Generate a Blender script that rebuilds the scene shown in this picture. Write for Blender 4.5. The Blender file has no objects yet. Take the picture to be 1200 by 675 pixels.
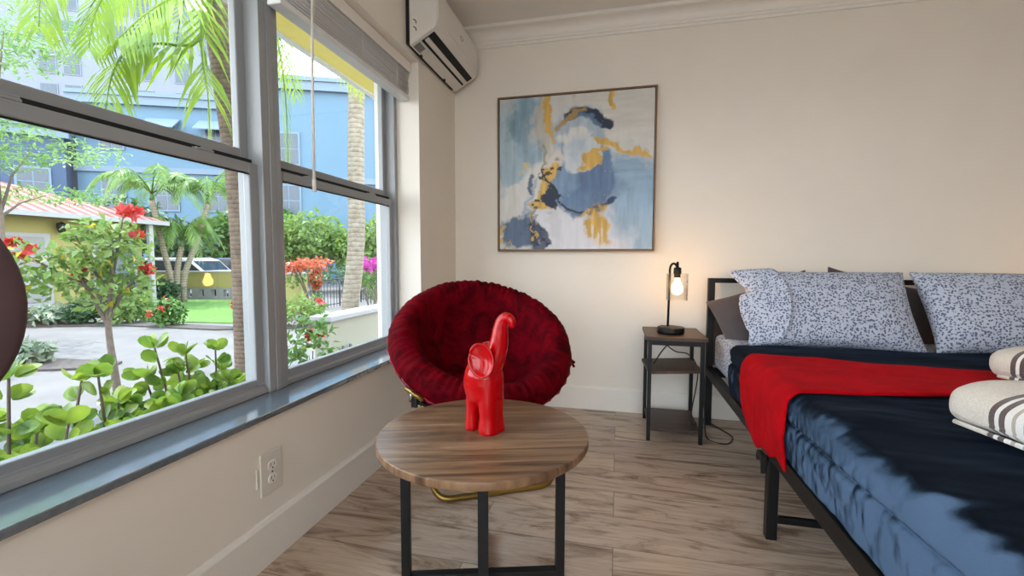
import bpy, bmesh, math, random
import numpy as np
from mathutils import Vector, Matrix, noise as mnoise
R = math.radians
PI = math.pi
COL = bpy.context.scene.collection
rnd = random.Random(7)

# ------------------------------------------------------------------ camera
H = 0.936
scene = bpy.context.scene
yaw, pitch, roll = .2306, .0645, .0014
F = Vector((-math.sin(yaw)*math.cos(pitch), math.cos(yaw)*math.cos(pitch), -math.sin(pitch)))
r0 = Vector((math.cos(yaw), math.sin(yaw), 0)); u0 = r0.cross(F)
RT = r0*math.cos(roll) + u0*math.sin(roll); UP = -r0*math.sin(roll) + u0*math.cos(roll)
cd = bpy.data.cameras.new('camera'); cam = bpy.data.objects.new('camera', cd); COL.objects.link(cam)
m3 = Matrix((RT, UP, -F)).transposed()
cam.matrix_world = Matrix.Translation((0, 0, H)) @ m3.to_4x4()
cd.sensor_width = 36; cd.lens = 36*525.75/1200; cd.clip_start = .02; cd.clip_end = 400
scene.camera = cam
scene.view_settings.view_transform = 'Standard'; scene.view_settings.look = 'None'
scene.view_settings.gamma = 1; scene.view_settings.use_curve_mapping = False
scene.view_settings.exposure = 1.48

# ------------------------------------------------------------------ materials
def lin(c):
    return tuple((v/255/12.92 if v/255 <= .04045 else ((v/255+.055)/1.055)**2.4) for v in c)

class N:
    """small node builder"""
    def __init__(s, name):
        s.m = bpy.data.materials.new(name); s.m.use_nodes = True
        s.t = s.m.node_tree; s.b = s.t.nodes['Principled BSDF']; s.out = s.t.nodes['Material Output']
    def n(s, typ, **k):
        nd = s.t.nodes.new(typ)
        for a, v in k.items():
            if a.startswith('i_'):
                key = a[2:].replace('_', ' ')
                nd.inputs[key].default_value = v
            else: setattr(nd, a, v)
        return nd
    def l(s, a, b): s.t.links.new(a, b)
    def obj(s, scale=(1, 1, 1), rot=(0, 0, 0), coord='Object'):
        tc = s.n('ShaderNodeTexCoord'); mp = s.n('ShaderNodeMapping')
        mp.inputs['Scale'].default_value = scale; mp.inputs['Rotation'].default_value = rot
        s.l(tc.outputs[coord], mp.inputs['Vector']); return mp.outputs['Vector']
    def noise(s, vec, scale, detail=4, rough=.55, dist=0):
        nd = s.n('ShaderNodeTexNoise'); nd.inputs['Scale'].default_value = scale; nd.inputs['Detail'].default_value = detail
        nd.inputs['Roughness'].default_value = rough; nd.inputs['Distortion'].default_value = dist
        if vec is not None: s.l(vec, nd.inputs['Vector'])
        return nd.outputs['Fac']
    def ramp(s, fac, stops):
        nd = s.n('ShaderNodeValToRGB'); e = nd.color_ramp.elements
        while len(e) < len(stops): e.new(.5)
        for x, (p, c) in zip(e, stops):
            x.position = p; x.color = (*c, 1) if len(c) == 3 else c
        s.l(fac, nd.inputs['Fac']); return nd.outputs['Color']
    def bump(s, h, strength=.2, dist=.01):
        nd = s.n('ShaderNodeBump'); nd.inputs['Strength'].default_value = strength; nd.inputs['Distance'].default_value = dist
        s.l(h, nd.inputs['Height']); s.l(nd.outputs['Normal'], s.b.inputs['Normal'])
    def mix(s, fac, a, b, typ='MIX'):
        nd = s.n('ShaderNodeMix', data_type='RGBA', blend_type=typ)
        for v, i in ((fac, 0), (a, 6), (b, 7)):
            if isinstance(v, (int, float)): nd.inputs[i].default_value = v
            elif isinstance(v, tuple): nd.inputs[i].default_value = (*v, 1)
            else: s.l(v, nd.inputs[i])
        return nd.outputs[2]
    def col(s, c):
        if isinstance(c, tuple): s.b.inputs['Base Color'].default_value = (*c, 1)
        else: s.l(c, s.b.inputs['Base Color'])
    def set(s, **k):
        for a, v in k.items(): s.b.inputs[a.replace('_', ' ')].default_value = v

OUT = 1.0
def plain(name, c, rough=.5, metal=0, var=.06, scale=30, bump=.0, **k):
    a = N(name); c = tuple(v*OUT for v in lin(c))
    f = a.noise(a.obj(), scale)
    a.col(a.ramp(f, [(.3, tuple(v*(1-var) for v in c)), (.7, tuple(min(1, v*(1+var)) for v in c))]))
    a.set(Roughness=rough, Metallic=metal, **k)
    if bump: a.bump(f, bump, .004)
    return a.m

def leafmat(name, c1, c2, trans=.45, scale=6, rough=.45):
    a = N(name)
    f = a.noise(a.obj(), scale, 3)
    c = a.ramp(f, [(.3, tuple(v*OUT for v in lin(c1))), (.68, tuple(v*OUT for v in lin(c2)))])
    a.col(c); a.set(Roughness=rough)
    tr = a.n('ShaderNodeBsdfTranslucent'); a.l(c, tr.inputs['Color'])
    mx = a.n('ShaderNodeMixShader'); mx.inputs[0].default_value = trans
    a.l(a.b.outputs[0], mx.inputs[1]); a.l(tr.outputs[0], mx.inputs[2]); a.l(mx.outputs[0], a.out.inputs['Surface'])
    return a.m

M = {}
M['wall'] = plain('wall_paint', (234, 228, 217), .75, var=.015, scale=4, bump=.02)
M['taupe'] = plain('low_bounce_taupe', (128, 116, 106), .8, var=.02)  # darkened colour for the unseen right wall, cuts bounce onto the window wall
M['ceiling'] = plain('ceiling_paint', (236, 231, 224), .8, var=.015, scale=4)
M['trim'] = plain('white_trim_paint', (236, 232, 224), .4, var=.01)
M['vinyl'] = plain('window_vinyl', (150, 154, 156), .4, var=.01)
M['ac'] = plain('ac_plastic', (222, 219, 212), .35, var=.01)
M['black_plastic'] = plain('black_plastic', (18, 20, 22), .35)
M['black_metal'] = plain('black_metal', (11, 12, 14), .45, .0, var=.1, Specular_IOR_Level=.3)
M['dark_gap'] = plain('dark_gap', (24, 28, 30), .8)
M['outlet'] = plain('outlet_plastic', (220, 215, 204), .4, var=.01)
M['slot'] = plain('slot_dark', (45, 40, 35), .6)
M['grey_print'] = plain('grey_print', (130, 130, 128), .6)
M['blind'] = plain('blind_vinyl', (228, 229, 229), .4, var=.02)
M['brass'] = plain('brass_tube', (150, 122, 62), .32, .85)
M['steel'] = plain('bright_steel', (190, 190, 190), .25, .9)
M['red_ceramic'] = plain('red_gloss', (172, 0, 6), .15, var=.02, Specular_IOR_Level=.4)
M['frame_wood'] = plain('picture_frame_wood', (116, 88, 60), .45, var=.15)
M['stand_in_brown'] = plain('dark_brown_stand_in', (84, 64, 68), .6, var=.08, bump=.1)
M['cord'] = plain('black_cord', (16, 16, 18), .5)
M['grey_pillow'] = plain('charcoal_cotton', (74, 68, 70), .85, var=.1, scale=18, Sheen_Weight=.2)

def m_glass():
    a = N('window_glass')
    t = a.n('ShaderNodeBsdfTransparent'); g = a.n('ShaderNodeBsdfGlossy'); g.inputs['Roughness'].default_value = .02
    lw = a.n('ShaderNodeLayerWeight'); lw.inputs['Blend'].default_value = .5
    pw = a.n('ShaderNodeMath', operation='POWER'); pw.inputs[1].default_value = 5; a.l(lw.outputs['Facing'], pw.inputs[0])
    fr = a.n('ShaderNodeMath', operation='MULTIPLY_ADD'); fr.inputs[1].default_value = .5; fr.inputs[2].default_value = .02; a.l(pw.outputs[0], fr.inputs[0])
    t.inputs['Color'].default_value = (.985, .99, .99, 1)
    mx = a.n('ShaderNodeMixShader'); a.l(fr.outputs[0], mx.inputs[0]); a.l(t.outputs[0], mx.inputs[1]); a.l(g.outputs[0], mx.inputs[2])
    a.l(mx.outputs[0], a.out.inputs['Surface']); return a.m
M['glass'] = m_glass()
def m_shade():
    a = N('lamp_glass')
    t = a.n('ShaderNodeBsdfTransparent'); g = a.n('ShaderNodeBsdfGlossy'); g.inputs['Roughness'].default_value = .05
    fr = a.n('ShaderNodeLayerWeight'); fr.inputs['Blend'].default_value = .25
    t.inputs['Color'].default_value = (.99, .99, .985, 1)
    pw = a.n('ShaderNodeMath', operation='POWER'); pw.inputs[1].default_value = 3; a.l(fr.outputs['Facing'], pw.inputs[0])
    fr.inputs['Blend'].default_value = .5
    mx = a.n('ShaderNodeMixShader'); a.l(pw.outputs[0], mx.inputs[0]); a.l(t.outputs[0], mx.inputs[1]); a.l(g.outputs[0], mx.inputs[2])
    a.l(mx.outputs[0], a.out.inputs['Surface']); return a.m
M['lamp_glass'] = m_shade()
def emit(name, c, s):
    a = N(name); a.col(lin(c)); a.b.inputs['Emission Color'].default_value = (*lin(c), 1); a.b.inputs['Emission Strength'].default_value = s
    return a.m
M['bulb'] = emit('warm_bulb', (255, 188, 98), 20)

def m_floor():
    a = N('vinyl_plank')
    v = a.obj()
    br = a.n('ShaderNodeTexBrick'); br.offset = .37; br.squash = 1
    for k, val in (('Scale', 1.), ('Mortar Size', .0012), ('Mortar Smooth', .2), ('Bias', 0.), ('Brick Width', 1.22), ('Row Height', .18)): br.inputs[k].default_value = val
    br.inputs['Color1'].default_value = (0, 0, 0, 1); br.inputs['Color2'].default_value = (1, 1, 1, 1); br.inputs['Mortar'].default_value = (.5, .5, .5, 1)
    a.l(v, br.inputs['Vector'])
    # per plank offset
    mp = a.n('ShaderNodeVectorMath', operation='MULTIPLY'); a.l(br.outputs['Color'], mp.inputs[0]); mp.inputs[1].default_value = (7, 13, 5)
    ad = a.n('ShaderNodeVectorMath', operation='ADD'); a.l(v, ad.inputs[0]); a.l(mp.outputs[0], ad.inputs[1])
    sc = a.n('ShaderNodeVectorMath', operation='MULTIPLY'); a.l(ad.outputs[0], sc.inputs[0]); sc.inputs[1].default_value = (1.2, 5.5, 1)
    g1 = a.noise(sc.outputs[0], 1.5, 9, .66, 2.2)
    sc2 = a.n('ShaderNodeVectorMath', operation='MULTIPLY'); a.l(ad.outputs[0], sc2.inputs[0]); sc2.inputs[1].default_value = (2.2, 60, 1)
    g2 = a.noise(sc2.outputs[0], 2.2, 5, .6, .4)
    c = a.ramp(g1, [(.3, lin((104, 82, 66))), (.4, lin((168, 144, 122))), (.5, lin((216, 195, 175))), (.75, lin((236, 219, 202)))])
    c2 = a.ramp(g2, [(.3, lin((178, 170, 162))), (.7, (1, 1, 1))])
    c = a.mix(.45, c, c2, 'MULTIPLY')
    tint = a.ramp(br.outputs['Color'], [(0, lin((226, 222, 220))), (1, lin((255, 252, 246)))])
    c = a.mix(1., c, tint, 'MULTIPLY')
    c = a.mix(br.outputs['Fac'], c, lin((96, 82, 70)))
    a.col(c); a.set(Roughness=.34); a.bump(g2, .08, .002)
    return a.m
M['floor'] = m_floor()
def m_tabletop():
    a = N('walnut_laminate')
    v = a.obj((1.2, 16, 1))
    g = a.noise(v, 2.1, 7, .6, .8)
    v2 = a.obj((3, 90, 1)); g2 = a.noise(v2, 2, 4)
    c = a.ramp(g, [(.3, lin((72, 52, 39))), (.45, lin((112, 84, 61))), (.6, lin((144, 113, 84))), (.78, lin((164, 136, 104)))])
    c = a.mix(.5, c, a.ramp(g2, [(.3, lin((190, 182, 175))), (.7, (1, 1, 1))]), 'MULTIPLY')
    a.col(c); a.set(Roughness=.3, Specular_IOR_Level=.3); a.bump(g2, .04, .001); return a.m
M['tabletop'] = m_tabletop()
def m_darkwood():
    a = N('rustic_brown_board')
    g = a.noise(a.obj((3, 30, 3)), 2, 6, .6, .6)
    a.col(a.ramp(g, [(.3, lin((40, 28, 22))), (.6, lin((74, 53, 41))), (.8, lin((96, 71, 55)))])); a.set(Roughness=.45); return a.m
M['darkwood'] = m_darkwood()
def m_stone():
    a = N('grey_sill_stone')
    g = a.noise(a.obj(), 60, 3)
    a.col(a.ramp(g, [(.35, lin((74, 92, 104))), (.65, lin((88, 106, 118)))])); a.set(Roughness=.2, Coat_Weight=1, Coat_IOR=2.3, Coat_Roughness=.12); return a.m
M['stone'] = m_stone()
def m_velvet(name, c1, c2, sheen, tint, rough=.8, patch=7, bump=.25, nap=None):
    a = N(name)
    v = a.obj(); g = a.noise(v, patch, 6, .65, .7); f = a.noise(v, 260, 2)
    a.col(a.ramp(g, [(.36, lin(c1)), (.62, lin(c2))]))
    a.set(Roughness=rough, Sheen_Weight=sheen, Sheen_Roughness=.35, Specular_IOR_Level=.05)
    a.b.inputs['Sheen Tint'].default_value = (*lin(tint), 1)
    a.bump(f, bump, .003)
    if nap:   # pile brushed from one side over to the other: fibres lean along the cloth
        ge = a.n('ShaderNodeNewGeometry'); rt = a.n('ShaderNodeVectorRotate', rotation_type='Y_AXIS'); rt.inputs['Angle'].default_value = R(90)
        a.l(ge.outputs['Normal'], rt.inputs['Vector'])
        md = a.n('ShaderNodeVectorMath', operation='SCALE'); md.inputs['Scale'].default_value = nap; a.l(rt.outputs[0], md.inputs[0])
        ad = a.n('ShaderNodeVectorMath', operation='ADD'); a.l(ge.outputs['Normal'], ad.inputs[0]); a.l(md.outputs[0], ad.inputs[1])
        no = a.n('ShaderNodeVectorMath', operation='NORMALIZE'); a.l(ad.outputs[0], no.inputs[0])
        bp = [x for x in a.t.nodes if x.type == 'BUMP'][0]; a.l(no.outputs[0], bp.inputs['Normal'])
    return a
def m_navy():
    # velvet sheen painted into base colour: bright looking along the pile, dark into it
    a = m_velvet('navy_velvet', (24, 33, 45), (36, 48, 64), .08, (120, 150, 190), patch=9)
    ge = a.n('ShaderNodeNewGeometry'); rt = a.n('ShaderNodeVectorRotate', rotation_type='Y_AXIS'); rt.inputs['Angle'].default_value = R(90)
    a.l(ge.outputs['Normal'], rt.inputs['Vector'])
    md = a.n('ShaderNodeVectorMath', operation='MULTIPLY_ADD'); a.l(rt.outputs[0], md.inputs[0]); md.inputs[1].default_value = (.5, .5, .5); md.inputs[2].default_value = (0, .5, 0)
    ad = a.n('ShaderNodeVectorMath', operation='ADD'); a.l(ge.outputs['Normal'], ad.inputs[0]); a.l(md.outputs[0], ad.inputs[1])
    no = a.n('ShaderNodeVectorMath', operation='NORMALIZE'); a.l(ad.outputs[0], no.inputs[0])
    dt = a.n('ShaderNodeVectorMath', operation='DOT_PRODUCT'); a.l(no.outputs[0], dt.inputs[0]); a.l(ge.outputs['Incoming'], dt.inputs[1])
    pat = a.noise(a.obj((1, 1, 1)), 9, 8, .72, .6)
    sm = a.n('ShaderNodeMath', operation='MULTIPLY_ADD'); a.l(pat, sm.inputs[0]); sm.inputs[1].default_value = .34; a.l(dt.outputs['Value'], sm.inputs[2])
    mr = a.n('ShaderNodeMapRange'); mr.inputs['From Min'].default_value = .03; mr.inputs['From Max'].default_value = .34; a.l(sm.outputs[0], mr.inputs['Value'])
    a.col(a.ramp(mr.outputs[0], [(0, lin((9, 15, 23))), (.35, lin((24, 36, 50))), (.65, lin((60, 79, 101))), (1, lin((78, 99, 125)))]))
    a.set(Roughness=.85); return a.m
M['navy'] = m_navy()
M['redvelvet'] = m_velvet('crimson_velvet', (60, 0, 7), (104, 0, 14), .0, (220, 30, 80), patch=12).m
M['redpiping'] = plain('crimson_piping', (140, 14, 46), .6)
def m_fur():
    a = N('red_plush')
    g = a.noise(a.obj((1, 1, 1)), 14, 5, .65, .5); f = a.noise(a.obj((90, 260, 90)), 1, 4, .7)
    a.col(a.ramp(g, [(.3, lin((148, 0, 9))), (.7, lin((184, 2, 16)))]))
    a.set(Roughness=.9, Sheen_Weight=.15, Sheen_Roughness=.5, Specular_IOR_Level=.1)
    a.b.inputs['Sheen Tint'].default_value = (*lin((255, 40, 60)), 1)
    a.bump(f, .5, .008); return a.m
M['fur'] = m_fur()
def m_leopard():
    a = N('spotted_cotton')
    v = a.obj()
    wob = a.n('ShaderNodeTexNoise'); wob.inputs['Scale'].default_value = 90; a.l(v, wob.inputs['Vector'])
    w2 = a.n('ShaderNodeVectorMath', operation='MULTIPLY_ADD'); a.l(wob.outputs['Color'], w2.inputs[0]); w2.inputs[1].default_value = (.012, .012, .012); a.l(v, w2.inputs[2])
    vo = a.n('ShaderNodeTexVoronoi'); vo.inputs['Scale'].default_value = 98; vo.inputs['Randomness'].default_value = .85
    a.l(w2.outputs[0], vo.inputs['Vector'])
    c = a.ramp(vo.outputs['Distance'], [(.0, lin((112, 120, 144))), (.2, lin((74, 82, 106))), (.34, lin((84, 92, 116))), (.5, lin((180, 188, 204)))])
    a.col(c); a.set(Roughness=.8, Sheen_Weight=.1)
    f = a.noise(v, 12, 4, .6, .6); a.bump(f, .25, .03); return a.m
M['leopard'] = m_leopard()
def m_towel():
    a = N('beige_terry')
    v = a.obj(); f = a.noise(v, 420, 2)
    a.col(a.ramp(f, [(.3, lin((200, 190, 175))), (.7, lin((226, 218, 205)))])); a.set(Roughness=.95, Sheen_Weight=.3); a.bump(f, .6, .006)
    # woven stripe band across the towel (along local y)
    sp = a.n('ShaderNodeSeparateXYZ'); a.l(v, sp.inputs[0])
    base = a.b.inputs['Base Color'].links[0].from_socket
    st = [(0.0, (1, 1, 1), 0)]
    mr = a.n('ShaderNodeMapRange'); mr.inputs['From Min'].default_value = .05; mr.inputs['From Max'].default_value = .20; a.l(sp.outputs['Y'], mr.inputs['Value'])
    rp = a.n('ShaderNodeValToRGB'); rp.color_ramp.interpolation = 'CONSTANT'
    B, W, T = lin((86, 70, 66)), lin((232, 228, 222)), lin((178, 166, 150))
    stops = [(0, (1, 1, 1, 0)), (.1, (*W, 1)), (.36, (*T, 1)), (.40, (*W, 1)), (.5, (*T, 1)), (.55, (*W, 1)), (.64, (*B, 1)), (.72, (*W, 1)), (.78, (*B, 1)), (.86, (1, 1, 1, 0))]
    e = rp.color_ramp.elements
    while len(e) < len(stops): e.new(.99)
    for x, (p, c) in zip(e, stops): x.position = p; x.color = c
    a.l(mr.outputs[0], rp.inputs['Fac'])
    a.col(a.mix(rp.outputs['Alpha'], base, rp.outputs['Color'])); return a.m
M['towel'] = m_towel()

# outdoor
OUT = .58
M['pave'] = plain('pale_paving', (120, 116, 114), .8, var=.16, scale=1.5)
M['mulch'] = plain('dark_mulch', (88, 80, 74), .95, var=.35, scale=22)
M['grass'] = plain('lawn_grass', (96, 140, 48), .9, var=.3, scale=9)
M['yellow'] = plain('yellow_stucco', (178, 168, 100), .8, var=.03)
OUT = 1
M['yellow_soffit'] = plain('yellow_soffit_paint', (250, 232, 122), .7, var=.02)
M['fascia'] = plain('white_fascia_paint', (226, 226, 222), .6)
OUT = .58
M['cream'] = plain('cream_masonry', (172, 169, 148), .8, var=.05)
M['stucco'] = plain('white_stucco', (178, 178, 178), .8, var=.03)
M['whiteblock'] = plain('white_block', (160, 160, 156), .8, var=.05)
M['blue'] = plain('blue_stucco', (112, 146, 168), .8, var=.03, scale=.3)
M['slateblue'] = plain('slate_blue_stucco', (78, 100, 130), .8, var=.05, scale=.3)
M['bluewhite'] = plain('pale_blue_trim', (136, 156, 174), .8, var=.03)
M['tower'] = plain('white_tower_render', (140, 148, 160), .8, var=.03, scale=.2)
M['pane'] = plain('far_window_pane', (84, 100, 112), .25, var=.12, scale=.7)
M['brickstep'] = plain('red_brick_step', (124, 66, 54), .8, var=.2, scale=12)
M['iron'] = plain('black_iron', (36, 36, 40), .5)
M['globe'] = plain('white_globe', (236, 236, 236), .3)
M['carwhite'] = plain('white_car_paint', (200, 204, 208), .3)
M['carblue'] = plain('blue_car_paint', (70, 88, 112), .3)
M['carglass'] = plain('car_glass', (40, 52, 62), .15)
M['rubber'] = plain('tyre_rubber', (24, 24, 24), .8)
M['pipe'] = plain('grey_pipe', (110, 114, 118), .5)
def m_rooftile():
    a = N('clay_roof_tile')
    v = a.obj((1, 1, 1)); wv = a.n('ShaderNodeTexWave', bands_direction='Y'); wv.inputs['Scale'].default_value = 1.1; wv.inputs['Distortion'].default_value = .3; a.l(v, wv.inputs['Vector'])
    a.col(a.ramp(wv.outputs['Fac'], [(.2, lin((116, 54, 48))), (.7, lin((158, 108, 98)))])); a.set(Roughness=.8); a.bump(wv.outputs['Fac'], .8, .1); return a.m
M['tile'] = m_rooftile()
def m_bark(name, c1, c2, c3, rings=14.):
    a = N(name)
    v = a.obj((1, 1, 1)); wv = a.n('ShaderNodeTexWave', bands_direction='Z', wave_profile='SAW'); wv.inputs['Scale'].default_value = rings/6.28; wv.inputs['Distortion'].default_value = 2.2; wv.inputs['Detail'].default_value = 3; wv.inputs['Detail Scale'].default_value = 3; a.l(v, wv.inputs['Vector'])
    f = a.noise(v, 9, 6, .7)
    c = a.mix(.55, a.ramp(wv.outputs['Fac'], [(.05, lin(c1)), (.35, lin(c2)), (1, lin(c3))]), a.ramp(f, [(.3, lin(c1)), (.7, lin(c3))]))
    a.col(c); a.set(Roughness=.9); a.bump(wv.outputs['Fac'], .7, .03); return a.m
M['bark_brown'] = m_bark('ringed_palm_bark', (66, 52, 42), (116, 96, 80), (150, 134, 116), 58)
M['bark_grey'] = m_bark('pale_palm_bark', (84, 68, 48), (134, 124, 102), (166, 158, 142), 24)
M['bark_twig'] = plain('hibiscus_bark', (128, 112, 98), .9, var=.2)
M['frond'] = leafmat('palm_leaf', (110, 158, 30), (188, 216, 52), .5, 3)
M['frond_far'] = leafmat('far_palm_leaf', (84, 132, 52), (150, 186, 84), .4, 2)
M['leaf_bright'] = leafmat('bright_leaf', (104, 146, 62), (164, 192, 96), .45, 5)
M['leaf_mid'] = leafmat('mid_leaf', (66, 116, 46), (128, 170, 76), .35, 5)
M['leaf_dark'] = leafmat('dark_leaf', (44, 80, 44), (92, 130, 76), .3, 3)
M['leaf_feather'] = leafmat('feathery_leaf', (118, 166, 84), (172, 208, 130), .45, 2)
M['leaf_clusia'] = leafmat('round_leaf', (84, 138, 64), (182, 210, 76), .4, 9, .28)
M['leaf_grey'] = leafmat('greyish_leaf', (120, 140, 112), (168, 184, 150), .3, 5)
M['flower_red'] = leafmat('red_petal', (206, 22, 20), (240, 60, 44), .4, 10)
M['flower_orange'] = leafmat('orange_petal', (214, 84, 44), (240, 130, 90), .4, 5)
M['flower_pink'] = leafmat('magenta_petal', (200, 30, 160), (232, 70, 196), .4, 5)
M['flower_yellow'] = leafmat('yellow_leaf', (214, 190, 20), (236, 214, 60), .4, 8)

# ------------------------------------------------------------------ mesh builder
class MB:
    def __init__(s): s.v = []; s.f = []; s.sm = []
    def add(s, vs, fs, smooth=False):
        o = len(s.v); s.v += [tuple(p) for p in vs]
        for f in fs: s.f.append(tuple(i+o for i in f)); s.sm.append(smooth)
        return s
    def box(s, x0, x1, y0, y1, z0, z1, mt=None):
        vs = [(x, y, z) for x in (x0, x1) for y in (y0, y1) for z in (z0, z1)]
        if mt: vs = [mt @ Vector(p) for p in vs]
        return s.add(vs, [(0, 1, 3, 2), (4, 6, 7, 5), (0, 4, 5, 1), (2, 3, 7, 6), (0, 2, 6, 4), (1, 5, 7, 3)])
    def tube(s, pts, rad, seg=10, closed=False, cap=True, flat=None):
        pts = [Vector(p) for p in pts]; n = len(pts)
        rad = rad if isinstance(rad, (list, tuple)) else [rad]*n
        ref = None; rings = []
        for i, p in enumerate(pts):
            if closed: t = pts[(i+1) % n]-pts[i-1]
            else: t = pts[min(i+1, n-1)]-pts[max(i-1, 0)]
            t.normalize()
            if ref is None:
                ref = Vector((0, 0, 1)) if abs(t.z) < .9 else Vector((1, 0, 0))
            a = (ref - t*ref.dot(t)).normalized(); ref = a; b = t.cross(a)
            rings.append([p + (a*math.cos(2*PI*k/seg)+b*math.sin(2*PI*k/seg))*rad[i] for k in range(seg)])
        vs = [q for r_ in rings for q in r_]; fs = []
        for i in range(n if closed else n-1):
            j = (i+1) % n
            for k in range(seg):
                fs.append((i*seg+k, i*seg+(k+1) % seg, j*seg+(k+1) % seg, j*seg+k))
        if cap and not closed:
            fs.append(tuple(range(seg-1, -1, -1))); fs.append(tuple((n-1)*seg+k for k in range(seg)))
        return s.add(vs, fs, True)
    def lathe(s, prof, c=(0, 0, 0), seg=32, cap=True):
        c = Vector(c); vs = []; fs = []; n = len(prof)
        for r_, z in prof:
            for k in range(seg): vs.append(c+Vector((r_*math.cos(2*PI*k/seg), r_*math.sin(2*PI*k/seg), z)))
        for i in range(n-1):
            for k in range(seg): fs.append((i*seg+k, i*seg+(k+1) % seg, (i+1)*seg+(k+1) % seg, (i+1)*seg+k))
        if cap: fs.append(tuple(range(seg-1, -1, -1))); fs.append(tuple((n-1)*seg+k for k in range(seg)))
        return s.add(vs, fs, True)
    def ellipsoid(s, c, r_, mt=None, u=20, v=12):
        vs = []; fs = []
        c = Vector(c)
        for i in range(v+1):
            th = PI*i/v
            for k in range(u):
                p = Vector((r_[0]*math.sin(th)*math.cos(2*PI*k/u), r_[1]*math.sin(th)*math.sin(2*PI*k/u), r_[2]*math.cos(th)))
                if mt: p = mt @ p
                vs.append(c+p)
        for i in range(v):
            for k in range(u): fs.append((i*u+k, (i+1)*u+k, (i+1)*u+(k+1) % u, i*u+(k+1) % u))
        return s.add(vs, fs, True)
    def grid(s, fn, nu, nv, wrapu=False, smooth=True):
        vs = [fn(i/(nu if wrapu else nu-1), j/(nv-1)) for j in range(nv) for i in range(nu)]; fs = []
        for j in range(nv-1):
            for i in range(nu if wrapu else nu-1):
                k = (i+1) % nu
                fs.append((j*nu+i, j*nu+k, (j+1)*nu+k, (j+1)*nu+i))
        return s.add(vs, fs, smooth)
    def prism(s, poly, axis, a, b):
        """poly = list of 2D points, extruded along axis 'x' / 'y' / 'z' from a to b"""
        def P(p, t): return {'x': (t, p[0], p[1]), 'y': (p[0], t, p[1]), 'z': (p[0], p[1], t)}[axis]
        n = len(poly); vs = [P(p, a) for p in poly]+[P(p, b) for p in poly]
        fs = [(i, (i+1) % n, n+(i+1) % n, n+i) for i in range(n)]+[tuple(range(n-1, -1, -1)), tuple(range(n, 2*n))]
        return s.add(vs, fs)
    def leaf(s, p, d, nrm, L, W, fold=.25, tip=.0):
        d = d.normalized(); sd = d.cross(nrm)
        if sd.length < 1e-4: sd = d.cross(Vector((.3, .9, .2)))
        sd.normalize(); up = sd.cross(d)
        a = p; b = p+d*L*.45+sd*W*.5+up*W*fold; c = p+d*L; e = p+d*L*.45-sd*W*.5+up*W*fold; m = p+d*L*.5
        return s.add([a, b, c, e, m], [(0, 1, 4), (1, 2, 4), (0, 4, 3), (4, 2, 3)])
    def roundleaf(s, p, d, nrm, L, W):
        d = d.normalized(); sd = d.cross(nrm).normalized(); up = sd.cross(d)
        vs = [p+d*L*.5]; n = 10
        for k in range(n):
            t = 2*PI*k/n; x = math.cos(t); y = math.sin(t)
            w = W*.5*(1 - .25*(x < -.3)*(abs(x)))
            vs.append(p+d*(L*.5-x*L*.5*-1)+sd*y*w+up*(y*y*W*.12-abs(x)*L*.02))
        return s.add(vs, [(0, 1+k, 1+(k+1) % n) for k in range(n)], True)
    def build(s, name, mat, parent=None, bevel=0, seg=2, sub=0, fix=True):
        me = bpy.data.meshes.new(name); me.from_pydata(s.v, [], s.f); me.update()
        me.polygons.foreach_set('use_smooth', s.sm)
        if fix:
            bm = bmesh.new(); bm.from_mesh(me); bmesh.ops.recalc_face_normals(bm, faces=bm.faces); bm.to_mesh(me); bm.free()
        me.materials.append(M[mat] if isinstance(mat, str) else mat)
        o = bpy.data.objects.new(name, me); COL.objects.link(o)
        if parent: o.parent = parent
        if bevel:
            b = o.modifiers.new('edge', 'BEVEL'); b.width = bevel; b.segments = seg; b.limit_method = 'ANGLE'; b.angle_limit = R(40)
        if sub:
            q = o.modifiers.new('sub', 'SUBSURF'); q.levels = q.render_levels = sub
        return o

def box(*b): return MB().box(*b)
def tag(o, label=None, cat=None, group=None, kind=None):
    if label: o['label'] = label
    if cat: o['category'] = cat
    if group: o['group'] = group
    if kind: o['kind'] = kind
    return o
def thing(name, label, cat, loc=(0, 0, 0), rz=0, group=None, kind=None):
    o = bpy.data.objects.new(name, None); COL.objects.link(o); o.location = loc; o.rotation_euler = (0, 0, rz); o.empty_display_size = .1
    return tag(o, label, cat, group, kind)
def struct(o, label, cat): return tag(o, label, cat, None, 'structure')
def copy_tree(o, parent=None):
    c = o.copy(); COL.objects.link(c)
    if parent: c.parent = parent
    for ch in [x for x in bpy.data.objects if x.parent == o]: copy_tree(ch, c)
    return c
def nz(p, s=1.): return mnoise.noise(Vector(p)*s)

# ================================================================== ROOM SHELL
XL, YB, XR, YF, ZC = -1.039, 2.8, 3.3, -1.7, 2.36
XO = -1.30
WY0, WY1, WZ0, WZ1 = -.49, 2.258, .4546, 1.97
struct(box(XO, XR+.1, YF-.1, YB+.1, -.12, 0).build('floor', 'floor'), 'grey brown wood look plank floor', 'floor')
struct(box(XO, XR+.1, YF-.1, YB+.1, ZC, ZC+.1).build('ceiling', 'ceiling'), 'plain off-white ceiling above the whole room', 'ceiling')
w = MB()
w.box(XO, XL, -.62, YB, 0, WZ0); w.box(XO, XL, -.62, YB, WZ1, ZC); w.box(XO, XL, WY1, YB, WZ0, WZ1); w.box(XO, XL, -.62, WY0, WZ0, WZ1)
w.box(XO, XL, YF, -.62, 2.25, ZC); w.box(XO, XL, YF, -.62, 0, .03); w.box(XO, XL, YF, -1.66, .03, 2.25)
struct(w.build('wall_left', 'wall'), 'off-white window wall with deep window opening', 'wall')
struct(box(XO, XR+.1, YB, YB+.1, 0, ZC).build('wall_back', 'wall'), 'plain cream wall behind the bed and the painting', 'wall')
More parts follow.
